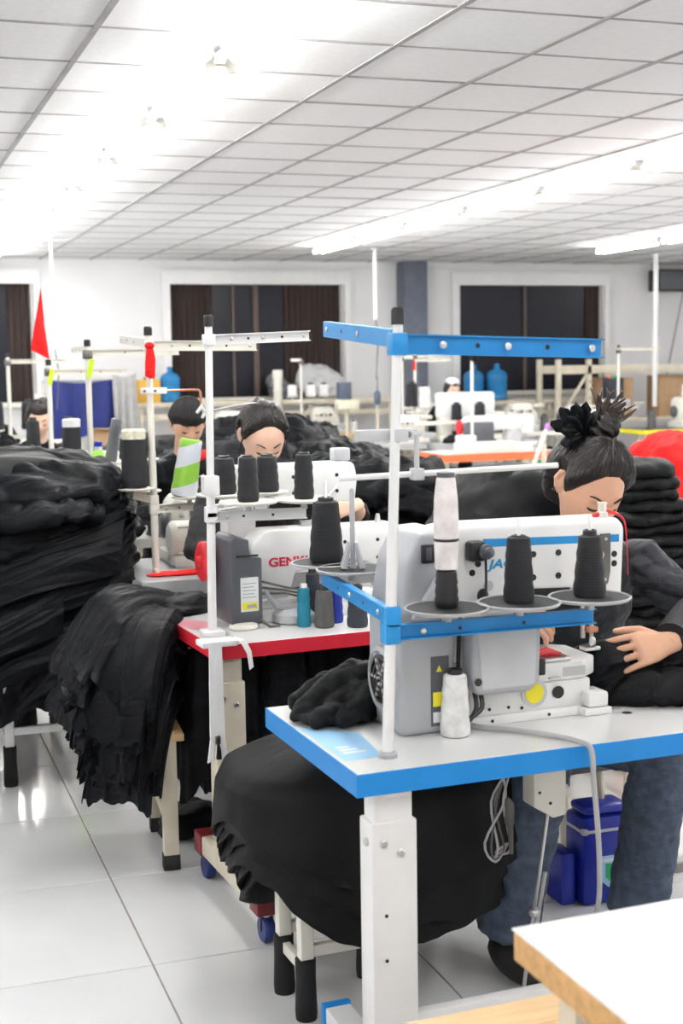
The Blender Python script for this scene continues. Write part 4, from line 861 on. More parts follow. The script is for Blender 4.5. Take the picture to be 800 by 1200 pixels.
# ---- heap behind the red table, right of the second woman
GM = 'black garments heaped behind the red table'
for k in range(10):
    q = k/9
    slab('crumpled black garment in the heap right of the woman at the red table', (2.35+.05*rs.randn()-.1*q+.3*(k % 2)*(1-q), 6.1+.05*rs.randn(), .55+.062*k), rs.uniform(-.3, .3), .62-.22*q, .5-.1*q, .05, 200+k, BC, droop=.16*(1-q)+.10, crumple=.035, group=GM, tilt=(0, .08*rs.randn()), nu=150, cf=5)
for k in range(6):
    slab('dark garment in the low heap behind the nearest woman', (2.62+.03*rs.randn(), 5.0+.03*rs.randn(), .5+.11*k), rs.uniform(-.2, .2), .42-.02*k, .36, .075, 230+k, BC, droop=.08, crumple=.02, group='dark garments behind the nearest woman', nu=140, cf=5)
slab('smooth dark garment slumped on top of the heap behind the nearest woman', (2.42, 4.9, 1.10), .4, .34, .30, .10, 251, K['bcloth_smooth'], droop=.15, crumple=.015, cf=4)
# ---- folded stack at the right edge
for k in range(19):
    slab('neatly folded black garment in the tall stack behind the nearest woman', (2.69+.012*rs.randn()-.004*k, 4.45, .46+.042*k), .1+rs.uniform(-.05, .05), .16-.002*k, .22, .034, 260+k, K['bcloth_smooth'], droop=.010, crumple=.005, sq=6, group='folded black stack at right', nu=110, nv=22, cf=9)
for k in range(4):
    slab('bunched black garment on the floor side of the folded stack', (3.02+.02*k, 4.2, .40+.12*k), .3*k, .22, .2, .08, 280+k, BC, droop=.06, crumple=.02, group='loose black garments at right', nu=110)
bench('cream bench under the folded black stack', (2.5, 4.2), 0, .75, .5, .42, K['cream'], K['palewood'])
bench('cream bench under the heap behind the red table', (1.8, 5.7), 0, 1.1, .7, .46, K['cream'], K['palewood'])
bench('cream bench under the dark heap behind the nearest woman', (2.25, 4.78), 0, .75, .5, .40, K['cream'], K['palewood'])
# ---- red and white garments far right
for k in range(5):
    slab('bright red garment heaped on a work table at the right edge', (4.45+.03*k, 6.95, .80+.062*k), .5+.2*k, .38-.03*k, .30, .06, 300+k, K['redcloth'], droop=.10, crumple=.03, group='red garments at right', name='red_garment', nu=130)
drape('bright red jacket with a white patch draped over the red heap', (4.42, 6.92, 0), .3, .22, .2, 1.08, lambda t: .80+.05*math.sin(3*t), 310, K['redcloth'], dome=.08, amp=.03, nf=9, flare=.05, crumple=.02, name='red_jacket', cat='jacket')
for k in range(3):
    slab('white cloth piece spilling beside the folded black stack', (3.62+.10*k, 5.7-.05*k, .68+.09*k), .4*k, .20, .2, .05, 320+k, K['wcloth'], droop=.06, crumple=.02, group='white cloth at right', name='white_cloth', cat='cloth', nu=110)
sewing_table('cream work table carrying the red garments at right', (3.95, 6.6), 0, 1.2, .6, .04, K['ivory'], K['top'], K['cream'], far=True)
sewing_table('cream work table carrying the white cloth at right', (3.3, 5.4), 0, 1.1, .6, .04, K['ivory'], K['top'], K['cream'], far=True, Z=.62)
o = slab('flat red rag lying on the grey table', (1.17, 5.42, .777), .1, .13, .05, .006, 331, K['redcloth'], droop=0, crumple=.006, name='red_rag', cat='rag', cf=14)
# ================================================================== PEOPLE
def gauss(x, y, cx, cy, sx, sy): return np.exp(-((x-cx)/sx)**2-((y-cy)/sy)**2)
HRX, HRY, HRZ = .073, .094, .113
def head_fn(d):
    """d: (...,3) unit directions, face towards -y. Returns points of the head surface (local metres)."""
    x, y, z = d[..., 0], d[..., 1], d[..., 2]
    az = np.arctan2(x, -y); el = np.arcsin(np.clip(z, -1, 1))
    p = np.stack([x*HRX, y*HRY, z*HRZ], -1)
    low = np.clip(-z, 0, 1); fr = np.clip(-y, 0, 1)
    p[..., 0] *= 1-.30*low**1.6; p[..., 1] *= 1-.10*low**2*fr
    p[..., 1] += .018*np.clip(-z-.3, 0, 1)*(y > 0)*-1.2
    f = fr**.5
    o = 0
    o = o-.010*gauss(np.abs(az), el, .40, .00, .20, .13)*f                # sockets
    o = o+.0065*gauss(np.abs(az), el, .40, -.01, .13, .07)*f              # lids over the eyes
    o = o+.004*gauss(np.abs(az), el, .40, .19, .25, .07)*f                # brow
    o = o+.006*gauss(np.abs(az), el, .62, -.22, .22, .16)*f               # cheek bones
    o = o+.012*gauss(az, el, 0, -.10, .085, .17)*f+.019*gauss(az, el, 0, -.27, .10, .10)*f+.008*gauss(np.abs(az), el, .13, -.30, .07, .06)*f   # nose
    o = o-.004*gauss(az, el, 0, .08, .1, .06)*f
    o = o+.008*gauss(az, el, 0, -.53, .20, .055)*f+.008*gauss(az, el, 0, -.66, .17, .055)*f-.004*gauss(az, el, 0, -.595, .22, .022)*f        # lips
    o = o+.010*gauss(az, el, 0, -.95, .35, .16)*f
    n = d/np.array([HRX, HRY, HRZ]); n /= np.linalg.norm(n, axis=-1, keepdims=True)
    return p+n*np.asarray(o)[..., None]
def dirs(az, el):
    az, el = np.asarray(az, float), np.asarray(el, float)
    return np.stack([np.sin(az)*np.cos(el), -np.cos(az)*np.cos(el), np.sin(el)], -1)
def sphere_grid(nu, nv, fn):
    az = np.linspace(-PI, PI, nu, endpoint=False); el = np.linspace(-PI/2+.02, PI/2-.02, nv)
    A, E_ = np.meshgrid(az, el); P = fn(dirs(A, E_), A, E_)
    f = []
    for j in range(nv-1):
        for i in range(nu): f.append((j*nu+i, j*nu+(i+1) % nu, (j+1)*nu+(i+1) % nu, (j+1)*nu+i))
    f.append(tuple(range(nu-1, -1, -1))); f.append(tuple((nv-1)*nu+i for i in range(nu)))
    return P.reshape(-1, 3), f
def hand(mb, wrist, fwd, back, side, curl=.35, s=1.0, spread=.06):
    """side=+1: thumb towards fwd x back ; closed pieces for the remesher"""
    wv, f, b = Vector(wrist), Vector(fwd).normalized(), Vector(back).normalized()
    t = f.cross(b).normalized()*side; b = t.cross(f).normalized()*side if side > 0 else f.cross(t).normalized()*1
    if b.dot(Vector(back)) < 0: b = -b
    mb.tube([wv-f*.02*s, wv+f*.015*s, wv+f*.05*s, wv+f*.085*s, wv+f*.095*s], [(.024*s, .019*s), (.030*s, .018*s), (.040*s, .016*s), (.042*s, .013*s), (.036*s, .008*s)], 14, flat=b)
    L = [.070, .080, .075, .058]
    for k in range(4):
        off = (1.5-k)*.0225*s; base = wv+f*(.084-.004*abs(1.3-k))*s+t*off
        d = (f+t*(1.5-k)*spread).normalized(); p = [base-d*.012*s]; a = .10; q = base
        p.append(q)
        for seg, fr in enumerate((.42, .32, .26)):
            a += curl*(.5+.5*seg)*(1+.08*k); dd = (d*math.cos(a)-b*math.sin(a)); q = q+dd*L[k]*fr*s; p.append(q)
        r = [.0084*s, .0088*s, .0082*s, .0077*s, .0066*s]
        mb.capsule(p, r, 10)
    bt = wv+f*.03*s+t*.026*s-b*.004*s; d1 = (f*.75+t*.65-b*.15).normalized(); d2 = (f*.95+t*.25-b*.3).normalized()
    mb.capsule([bt-d1*.01, bt+d1*.035*s, bt+d1*.04*s+d2*.028*s, bt+d1*.04*s+d2*.05*s], [.013*s, .0115*s, .0095*s, .007*s], 10)
def person(label, J, skin, top, hairf, vox=.006, sleeve='long', lower=None, tilt=(.5, 0, 0), s=1.0, brow=True, cuffm=None, grp='seated workers', top_noise=.006, hands=None, shoes=True, cuff_from=.5):
    """J: joints in world metres; head faces -y, tilt = Euler (pitch forward, roll, yaw)"""
    V = lambda k: Vector(J[k]); o0 = V('pelvis')
    t = thing('person', label, 'person', (o0.x, o0.y, 0), 0, grp); off = Vector((o0.x, o0.y, 0))
    G = {k: Vector(v)-off for k, v in J.items()}
    HM = Matrix.Translation(G['head']) @ Euler((tilt[0], tilt[1], tilt[2])).to_matrix().to_4x4() @ Matrix.Scale(s, 4)
    body = MB()
    P, f = sphere_grid(96, 64, lambda d, A, E_: head_fn(d)); body.add(P.tolist(), f, HM)
    for sx in (-1, 1):     # ears
        body.tube([HM @ Vector((sx*.071, .012, .028)), HM @ Vector((sx*.082, .020, .024)), HM @ Vector((sx*.085, .024, .004)), HM @ Vector((sx*.081, .016, -.016)), HM @ Vector((sx*.073, .008, -.03))], [.006, .0075, .008, .0065, .005], 8)
        body.ell((sx*.074, .012, .0), (.007, .013, .024), 10, 8, HM)
    nb = G['neck']; sk = HM @ Vector((0, .032, -.045))
    body.capsule([nb+Vector((0, .0, -.04)), nb, sk], [.062, .054, .052], 16)
    ch, pe = G['chest'], G['pelvis']
    def torso(mb, g):
        mb.tube([nb+(nb-ch).normalized()*.02, nb+(ch-nb)*.18, nb+(ch-nb)*.42, ch, ch.lerp(pe, .45), ch.lerp(pe, .8), pe+Vector((0, .02, -.04)), pe+Vector((0, .02, -.10))],
                [(.05+g, .045+g), (.125+g, .070+g), (.165+g, .095+g), (.168+g, .108+g), (.138+g, .100+g), (.155+g, .115+g), (.165+g, .12+g), (.12, .09)], 22, flat=(0, -1, 0))
    torso(body, -.012)
    for sd in ('L', 'R'):
        body.capsule([G['sh'+sd], G['sh'+sd].lerp(G['el'+sd], .5), G['el'+sd], G['el'+sd].lerp(G['wr'+sd], .3), G['wr'+sd]], [.046, .040, .034, .034, .022], 14)
        body.capsule([G['hip'+sd], G['hip'+sd].lerp(G['kn'+sd], .5), G['kn'+sd], G['kn'+sd].lerp(G['an'+sd], .35), G['an'+sd]], [.075, .066, .05, .048, .032], 14)
        body.capsule([G['an'+sd], G['an'+sd]+Vector((0, -.05, -.04)), G['an'+sd]+Vector((0, -.14, -.05))], [.032, .03, .024], 12)
        if hands and sd in hands:
            fw, bk, side, cl = hands[sd]; hand(body, G['wr'+sd], fw, bk, side, cl, s)
        else: hand(body, G['wr'+sd], (G['wr'+sd]-G['el'+sd]), (0, -.3, 1), 1 if sd == 'L' else -1, .4, s)
    me = remeshed(body, vox, 2, .4); link('body', me, skin, t)
    # sweater
    sw = MB(); torso(sw, .012)
    for sd in ('L', 'R'):
        e = G['wr'+sd] if sleeve == 'long' else G['el'+sd].lerp(G['wr'+sd], .15); e2 = G['el'+sd].lerp(e, .97)
        sw.tube([G['sh'+sd]+(G['sh'+sd]-G['el'+sd])*.15+(ch-G['sh'+sd])*.12, G['sh'+sd], G['sh'+sd].lerp(G['el'+sd], .5), G['el'+sd], G['el'+sd].lerp(e2, .5), e2], [.05, .068, .060, .055, .048, .038], 16)
    m2 = remeshed(sw, vox*1.3, 5, .5)
    displace(m2, lambda co: top_noise*(2.2*np.abs(pnoise(co*np.array([9, 9, 16])+3))+np.abs(pnoise(co*22))-.6)); m2.shade_smooth()
    cl = link('sweater', m2, top, t)
    if cuffm:
        for sd in ('L', 'R'):
            c = MB(); a, b = G['el'+sd].lerp(G['wr'+sd], -.25 if cuff_from < 0 else cuff_from-.5), G['wr'+sd]
            pts = [a.lerp(b, q) for q in np.linspace(0, .98, 14)]
            c.tube(pts, [.068*(1-q)+.046*q+.003*math.sin(q*40) for q in np.linspace(0, 1, 14)], 18).build('arm_cover', cuffm, cl, smooth=80)
    if lower:
        jn = MB()
        for sd in ('L', 'R'):
            k = G['kn'+sd]; a = G['an'+sd]; h = G['hip'+sd]
            jn.tube([h+(h-k)*.15, h, h.lerp(k, .5), k+Vector((0, .01, 0)), k.lerp(a, .25), k.lerp(a, .6), k.lerp(a, .97)], [.07, .10, .098, .092, .084, .080, .084], 18)
        jn.tube([pe+Vector((0, .02, .08)), pe+Vector((0, .02, 0)), pe+Vector((0, .01, -.08))], [(.16, .12), (.18, .13), (.15, .11)], 18, flat=(0, -1, 0))
        m3 = remeshed(jn, .009, 4, .5); displace(m3, lambda co: .007*(2*np.abs(pnoise(co*np.array([8, 8, 11])+9))+np.abs(pnoise(co*21))-.6)); m3.shade_smooth(); link('trousers', m3, lower, t)
        if shoes:
            for sd in ('L', 'R'):
                a = G['an'+sd]; sh = MB().ell(a+Vector((0, -.06, -.04)), (.052, .135, .048), 16, 10).build('shoe', K['rubber'], t)
    if brow:
        for sx in (-1, 1):
            az = np.linspace(.20, .66, 7); el = .20+.05*np.sin((az-.2)/.46*PI*.8)
            p = head_fn(dirs(sx*az, el))*1.012; MB().tube([HM @ Vector(q) for q in p], [(.002, .003), (.0026, .0052), (.0026, .0058), (.0026, .0055), (.0024, .0046), (.002, .0034), (.0012, .0015)], 6, flat=(0, -1, 0)).build('eyebrow', K['brow'], t)
            az = np.linspace(.26, .60, 7); el = -.045-.035*np.sin((az-.26)/.34*PI)
            p = head_fn(dirs(sx*az, el))*1.010; MB().tube([HM @ Vector(q) for q in p], [.0014, .0026, .0034, .0038, .0038, .0032, .0014], 6).build('eyelash', K['hair'], t)
        az = np.linspace(-.23, .23, 9); p = head_fn(dirs(az, -.60+0*az))*1.012
        MB().tube([HM @ Vector(q) for q in p], [(.001, .002), (.002, .005), (.002, .007), (.002, .008), (.002, .008), (.002, .008), (.002, .007), (.002, .005), (.001, .002)], 6, flat=(0, -1, 0)).build('lips', K['lip'], t)
    hairf(t, HM)
    return t
def hair_cap(t, HM, m, line, thick=.014, back=.02, strand=.0022, name='hair', seed=0, part=None, low=-.9):
    """hair shell; line(az)-> elevation of the hair line; beyond it the shell dives under the skin"""
    def fn(d, A, E_):
        P = head_fn(d); base = np.stack([d[..., 0]*HRX, d[..., 1]*HRY, d[..., 2]*HRZ], -1)
        n = d/np.array([HRX, HRY, HRZ]); n /= np.linalg.norm(n, axis=-1, keepdims=True)
        ln = line(np.abs(A)); k = np.clip((E_-ln)/.30, -1, 1); off = np.where(k > 0, .0015+(thick-.0015)*np.clip(k, 0, 1)**.8, np.maximum(k*.06, -.02))
        off = off+np.where(k > 0, back*np.clip(d[..., 1], 0, 1)**2*np.clip(k, 0, 1), 0)
        st = strand*np.sin(46*A+9*pnoise(np.stack([A*3+seed, E_*2, 0*A], -1))+6*E_)*np.clip(k*3, 0, 1)+.4*strand*np.sin(131*A+5*E_)*np.clip(k*3, 0, 1)
        if part is not None: off = off-.006*np.exp(-((d[..., 0]-part)/.05)**2)*np.clip(k, 0, 1)*(E_ > .3)
        return base+n*(off+st)[..., None]
    P, f = sphere_grid(220, 90, fn); mb = MB(); mb.add(P.tolist(), f, HM); return mb.build(name, m, t, smooth=180, fix=False)
def lock(par, pts, r, m, name='hair_lock', HM=None):
    p = smooth_path([HM @ Vector(q) for q in pts] if HM is not None else pts, 5); n = len(p)
    return MB().tube(p, [r*(1-.75*(i/(n-1))**1.5) for i in range(n)], 7).build(name, m, par, smooth=80)
def seated(hx, hy, hz, **kw):
    J = dict(head=(hx, hy, hz), neck=(hx, hy+.085, hz-.155), chest=(hx, hy+.20, hz-.36), pelvis=(hx, hy+.42, .56),
             shL=(hx+.165, hy+.115, hz-.225), shR=(hx-.165, hy+.115, hz-.225), elL=(hx+.27, hy-.02, hz-.42), elR=(hx-.27, hy-.02, hz-.42),
             wrL=(hx+.12, hy-.22, .93), wrR=(hx-.12, hy-.22, .93), hipL=(hx+.10, hy+.40, .53), hipR=(hx-.10, hy+.40, .53),
             knL=(hx+.16, hy+.02, .56), knR=(hx-.16, hy+.02, .56), anL=(hx+.16, hy+.10, .10), anR=(hx-.16, hy+.10, .10))
    J.update(kw); return J
def stool(label, x, y, h=.42):
    t = thing('stool', label, 'stool', (x, y, 0), 0, 'stools')
    MB().rbox(-.17, .17, -.15, .15, h-.03, h, .008).build('seat', K['dgrey'], t)
    for sx in (-1, 1):
        for sy in (-1, 1): MB().cyl((sx*.15, sy*.13, 0), (sx*.13, sy*.11, h-.031), .014, n=10).build('leg', K['cream'], t)
# ---- nearest woman, at the blue-edged table
def hair1(t, HM):
    h = hair_cap(t, HM, K['hair'], lambda a: np.interp(a, [0, .35, .7, 1.0, 1.25, 1.40, 1.55, 1.95, 2.3, 3.2], [.80, .78, .60, .34, .05, -.08, .24, .20, -.95, -1.0]), thick=.026, back=.025, part=.25)
    bun = HM @ Vector((.0, .060, .135))
    me = remeshed(MB().ell(bun, (.046, .044, .036), 20, 14).ell(bun+Vector((.022, 0, .02)), (.034, .032, .03), 16, 10), .006, 2)
    displace(me, lambda co: .006*np.sin(co[:, 0]*260+co[:, 2]*190+6*pnoise(co*20))); link('bun', me, K['hair'], t)
    rnd = random.Random(4)
    for k in range(34):
        a = rnd.uniform(.1, 1.6); L = rnd.uniform(.04, .075)
        d = Vector((math.cos(a)*.75, rnd.uniform(-.3, .4), math.sin(a)*.9+.1)).normalized()
        b0 = bun+d*.022; lock(t, [b0, b0+d*L*.5+Vector((rnd.uniform(-.012, .012), 0, rnd.uniform(-.008, .012))), b0+d*L+Vector((rnd.uniform(-.02, .03), rnd.uniform(-.02, .02), rnd.uniform(-.015, .02)))], rnd.uniform(.006, .010), K['brownhair'], 'hair_tuft')
    # ruffled scrunchie on the image-left side of the bun
    sc_ = MB(); c = bun+Vector((-.06, .0, -.012)); nu, nv = 90, 26; vs = []; fs = []
    for j in range(nv):
        b = 2*PI*j/nv
        for i in range(nu):
            a = 2*PI*i/nu; rr = .023*(1+.38*math.sin(a*11+.8*math.sin(3*b))+.22*math.sin(a*5+b*2)); R = .034
            vs.append(c+Vector(((R+rr*math.cos(b))*math.cos(a)*.95, rr*math.sin(b)*.9, (R+rr*math.cos(b))*math.sin(a)*1.25)))
    for j in range(nv):
        for i in range(nu): fs.append((j*nu+i, j*nu+(i+1) % nu, ((j+1) % nv)*nu+(i+1) % nu, ((j+1) % nv)*nu+i))
    sc_.add(vs, fs).build('scrunchie', K['bcloth'], t, smooth=180)
    for k, (dx, dz) in enumerate(((-.05, .05), (-.02, .055), (.01, .06), (-.07, .02))):
        MB().tube([c+Vector((dx*.5, 0, dz*.5)), c+Vector((dx, -.005, dz)), c+Vector((dx*1.25-.005, -.01, dz*1.2+.004))], [(.006, .012), (.005, .018), (.002, .006)], 10).build('scrunchie_ear', K['bcloth'], t)
    rnd = random.Random(9)
    for k in range(7): lock(h, [(-.060+.002*k, .055+.004*k, -.02), (-.063, .062, -.05), (-.055+.003*k, .07, -.085)], .006, K['hair'], 'hair_lock', HM)
    MB().ell((-.083, .018, -.030), (.004, .004, .004), 10, 8, HM).build('ear_stud', K['black'], t)
J1 = dict(head=(1.80, 3.215, 1.278), neck=(1.845, 3.335, 1.115), chest=(1.88, 3.46, .90), pelvis=(1.88, 3.66, .56),
  shL=(2.045, 3.37, 1.045), shR=(1.66, 3.42, 1.045), elL=(2.155, 3.24, .90), elR=(1.50, 3.33, .94), wrL=(1.875, 2.945, .905), wrR=(1.475, 3.075, .995),
  hipL=(1.98, 3.62, .53), hipR=(1.78, 3.62, .53), knL=(1.97, 3.12, .57), knR=(1.60, 3.12, .57), anL=(1.94, 3.20, .09), anR=(1.545, 3.20, .09))
w1 = person('woman in a charcoal sweater and jeans sewing at the blue-edged table', J1, K['skin'], K['char'], hair1, vox=.003, lower=K['denim'], tilt=(.60, .10, .04), s=1.08, cuffm=K['cuff'],
  hands={'L': ((-1, -.06, -.10), (-.25, -.80, .55), 1, .11), 'R': ((.85, -.15, -.25), (.1, -.55, .75), -1, .3)}, cuff_from=.56)
stool('dark stool under the woman at the blue-edged table', 1.90, 3.68)
# ---- woman at the red-edged table
def hair2(t, HM):
    h = hair_cap(t, HM, K['hair'], lambda a: np.interp(a, [0, .4, .8, 1.1, 1.35, 1.5, 1.6, 1.95, 2.3, 3.2], [.93, .88, .66, .38, .05, .0, .22, .18, -.9, -1]), thick=.018, back=.03, part=.18, strand=.0018)
    for s_ in (-1, 1):
        lock(h, [(s_*.070, -.045, .06), (s_*.082, -.03, .02), (s_*.083, -.02, -.03), (s_*.078, -.02, -.085)], .004, K['hair'], 'hair_lock', HM)
    me = remeshed(MB().ell(HM @ Vector((0, .115, .02)), (.045, .04, .05), 18, 12), .007, 2); link('bun', me, K['hair'], t)
J2 = seated(1.415, 5.0, 1.335, wrL=(1.66, 4.66, 1.10), elL=(1.76, 4.93, 1.03), wrR=(1.40, 4.60, 1.0))
w2 = person('woman with dark parted hair in black bent over the machine on the red-edged table', J2, K['skin2'], K['cuff'], hair2, vox=.0055, sleeve='short', lower=K['bcloth'], s=1.06, tilt=(.62, 0, -.02),
  hands={'L': ((-.92, -.25, -.12), (.05, -.5, .85), 1, .3)})
stool('dark stool under the woman at the red-edged table', 1.42, 5.43)
# ---- woman with a dark knitted cap
def cap3(t, HM):
    c = hair_cap(t, HM, K['beanie'], lambda a: np.clip(.24-.30*np.clip(a-.9, 0, 2), -.35, 1), thick=.022, back=.02, strand=.0012, name='knit_cap')
    hair_cap(t, HM, K['hair'], lambda a: np.where(a < 1.0, .6, np.clip(.5-(a-1.0)*1.1, -.35, 1)), thick=.007, back=.02)
J3 = seated(1.45, 6.42, 1.325)
w3 = person('worker in a dark knitted cap behind the striped cone at the grey table', J3, K['skin'], K['bcloth'], cap3, vox=.008, tilt=(.35, 0, -.05), lower=K['bcloth'])
MB().tube(smooth_path([(.03, -.39, 1.155), (.07, -.37, 1.165), (.10, -.33, 1.18)]), [.02]*9, 8).build('red_collar', K['redcloth'], w3, smooth=80)
stool('dark stool under the worker with the knitted cap', 1.45, 6.85)
# ---- far workers
def hair4(t, HM):
    hair_cap(t, HM, K['hair'], lambda a: np.where(a < 1.0, .55, np.clip(.5-(a-1.0)*1.4, -1.0, 1)), thick=.016, back=.02)
    MB().ell(HM @ Vector((.03, .07, .085)), (.042, .042, .04), 14, 10).build('bun', K['hair'], t)
    MB().lathe([(.030, -.014), (.042, -.008), (.044, .008), (.030, .014)], n=18, M=HM @ R4(.5, .8, 0, (.012, .055, .075))).build('yellow_scrunchie', K['ybox'], t)
w4 = person('woman with a yellow hair band working far left beneath the red pennant', seated(1.06, 8.95, 1.27), K['skin2'], K['bcloth'], hair4, vox=.01, tilt=(.35, 0, -.1), lower=K['bcloth'])
w6 = person('worker in black half hidden at the far left edge', seated(.95, 11.6, 1.30), K['skin'], K['bcloth'], hair4, vox=.012, tilt=(.3, 0, 0), lower=K['bcloth'])
for c in w6.children:
    if c.name.startswith('yellow'): c.name = 'hair_band'; c.data = c.data.copy(); c.data.materials.clear(); c.data.materials.append(K['black'])
def cap5(t, HM):
    hair_cap(t, HM, K['hair'], lambda a: np.where(a < .95, .62, np.clip(.5-(a-.95)*1.7, -1.0, 1)), thick=.016, back=.02)
    hair_cap(t, HM, K['wcloth'], lambda a: .75-.12*a, thick=.026, back=.03, name='white_cap')
w5 = person('far worker in a pale cap beside the blue water bottles', seated(6.02, 13.75, 1.27), K['skin2'], K['bcloth'], cap5, vox=.012, tilt=(.25, 0, .0), lower=K['bcloth'])
stool('far stool under the woman with the yellow hair band', 1.06, 9.38); stool('far stool under the worker in the pale cap', 6.02, 14.18); stool('far stool under the worker at the far left edge', .95, 12.03)
# ================================================================== FURTHER WORKSTATIONS OF THE SAME ROW
def stand_small(label, p, top, arms, trays=(), m=None, r=.014):
    m = m or K['ivory']; t = thing('thread_stand', label, 'thread stand', p, 0, 'far thread stands')
    MB().cyl((0, 0, 0), (0, 0, top), r, n=12).build('pole', m, t); MB().lathe([(r*2, 0), (r*2, .01), (r, .014)], (0, 0, 0), 12).build('foot_ring', m, t)
    MB().lathe([(r*1.15, 0), (r*1.15, .03), (r*.8, .034)], (0, 0, top), 12).build('pole_cap', K['rubber'], t)
    for e in arms: arm(t, (.0, 0, e[2]), e, .032, m, bolts=(.9,), holes=(.4, .65))
    for q in trays:
        arm(t, (.0, 0, q[2]-.045), (q[0]*1.02, q[1]*1.02+.001, q[2]-.045), .026, m, bolts=(), holes=()); tray(t, q, q[3] if len(q) > 3 else .06, K['ivory'], K['ivory'], 0)
    MB().rbox(-.022, .022, -.022, .022, top-.06, top-.015, .004).build('collar', K['dsteel'], t)
    return t
T4 = sewing_table('ivory sewing table behind the big black heap', (.98, 6.6), 0, 1.15, .6, .045, K['ivory'], K['top'], K['cream'], far=True)
stand_small('white thread stand with a lime ribbon behind the big black heap', (1.04, 6.75, .77), .93, [(.45, 0, .90), (0.0, .48, .92)], [(-.09, .0, .38, .06), (.10, .0, .36, .075), (.02, -.10, .362, .05)])
cone((.95, 6.75, 1.16), .19, .048, .042, K['tblack'], 'black thread cone with a white rim behind the big heap, left of the pole', cap=K['label'], tip=.002)
cone((1.135, 6.75, 1.142), .21, .030, .024, K['dgrey'], 'slim dark cone leaning right behind the big black heap', tilt=(0, .16), tip=.002)
t = thing('glue_bottle', 'small lime bottle with a blue cap on the big black heap', 'bottle', (1.06, 6.65, 1.142))
MB().lathe([(.030, 0), (.034, .006), (.030, .045), (.018, .062)], n=18).build('bottle_body', K['lime'], t); MB().lathe([(.019, .062), (.019, .078), (.016, .08)], n=16).build('neck_band', K['label'], t); MB().lathe([(.020, .080), (.020, .10), (.014, .105)], n=16).build('bottle_cap', K['crate'], t)
lockstitch('ivory sewing machine behind the big cone with the paper cap', (1.2, 6.95, .77), 0, K['ivory'], K['black'], L=.5, h=.36, detail=False)
for k, (x, z, c) in enumerate(((1.62, 6.95, 0), (1.35, 7.0, 0))): cone((x-.1, z, 1.132), .10, .03, .024, K['tblack'], ['black cone on the ivory machine in the fourth row, right', 'black cone on the ivory machine in the fourth row, left'][k])
T5 = sewing_table('ivory sewing table of the woman with the yellow hair band', (.85, 7.9), 0, 1.15, .6, .045, K['ivory'], K['top'], K['cream'], far=True)
stB = stand_small('white thread stand carrying the red pennant', (1.01, 8.0, .77), .84, [(.45, 0, .80)], [(-.10, 0, .36, .06), (.10, 0, .36, .06)])
t = thing('red_pennant', 'tall red triangular pennant above the left workstations', 'pennant', (1.0, 8.0, 1.645))
n_ = 14; vs = []; fs = []
for j in range(n_+1):
    q = j/n_; zl, zr = .395*q+.055*(1-q), .395*q
    for i in range(7):
        u = i/6; xl, xr = -.085+.065*q, .016-.036*q; vs.append((xl+(xr-xl)*u, .010*math.sin(u*5+q*6)*(1-.6*q), zl+(zr-zl)*u))
for j in range(n_):
    for i in range(6): a = j*7+i; fs.append((a, a+1, a+8, a+7))
m_ = MB().add(vs, fs); b_ = len(m_.v); m_.add([(x, y+.003, z) for x, y, z in vs], [f[::-1] for f in fs]); m_.build('pennant_cloth', K['redcloth'], t, smooth=60, fix=False)
MB().cyl((.012, .012, -.03), (-.015, .006, .40), .0035, n=6).build('pennant_stick', K['steel'], t)
for k, (x, y, z, lb) in enumerate([(1.01, 7.978, 1.5, 'lime ribbon end tied to the pennant stand'), (1.04, 6.728, 1.55, 'lime ribbon tied high on the stand behind the big heap')]):
    o = MB().prism([(-.014, 0), (.012, .0), (.016, .09), (-.008, .09)], 0, -.004, 'y', .001, 1).build('lime_ribbon', K['neon'], None, (x, y, z), (0, .15, 0)); tag(o, lb, 'ribbon')
lockstitch('ivory sewing machine of the woman with the yellow hair band', (.95, 8.2, .77), 0, K['ivory'], K['black'], L=.5, h=.33, detail=False)
for k, x in enumerate((.91, 1.11)): cone((x, 8.0, 1.14), .16, .042, .036, K['tblack'], ['black cone left of the pennant pole', 'black cone right of the pennant pole, before the far woman'][k])
T6 = sewing_table('far ivory sewing table at the left edge', (.85, 9.9), 0, 1.2, .6, .045, K['ivory'], K['top'], K['cream'], far=True)
stand_small('white thread stand at the far left edge', (1.03, 10.5, .77), .90, [(.42, 0, .87)], [(-.10, 0, .36, .06), (.14, 0, .36, .06)])
for k, x in enumerate((.93, 1.17)): cone((x, 10.5, 1.14), .20, .06, .052, K['tblack'], ['fat black cone on the far left stand, at the frame edge', 'fat black cone on the far left stand, right of its pole'][k])
o = slab('black cloth hung over the far left stand', (.97, 10.2, 1.02), .6, .10, .06, .09, 400, BC, droop=.08, crumple=.02, nu=90, nv=24)
lockstitch('ivory machine on the far left table', (1.0, 10.15, .77), 0, K['ivory'], K['black'], L=.5, h=.30, detail=False)
o = MB().rbox(0, .35, 0, .012, 0, .03, .003).build('blue_bar', K['blue'], None, (.62, 10.5, 1.60)); tag(o, 'blue steel arm of another stand at the left edge', 'arm')
GH = 'black garments heaped behind the second and third woman'
for k in range(9):
    slab('black garment in the long heap behind the two seated women', (1.9+.33*(k % 5), 8.6+.5*(k % 3), .72+.15*(k//3)+.1*(k % 2)), .4*k, .5, .4, .12, 410+k, BC, droop=.12, crumple=.035, group=GH, nu=110, nv=28)
bench('far bench under the long black heap', (1.6, 8.4), 0, 1.9, 1.2, .58, K['cream'], K['palewood'])
for k in range(3): drape('black garment hanging below the left end of the red-edged table', (1.03+.07*k, 4.42+.06*(k % 2), 0), .4*k, .045, .06, .66, lambda t, k=k: .24+.05*math.sin(3*t+k), 520+k, BC, dome=.02, amp=.014, nf=6, flare=.03, crumple=.008, group='garments hanging left under the red table', nu=80)
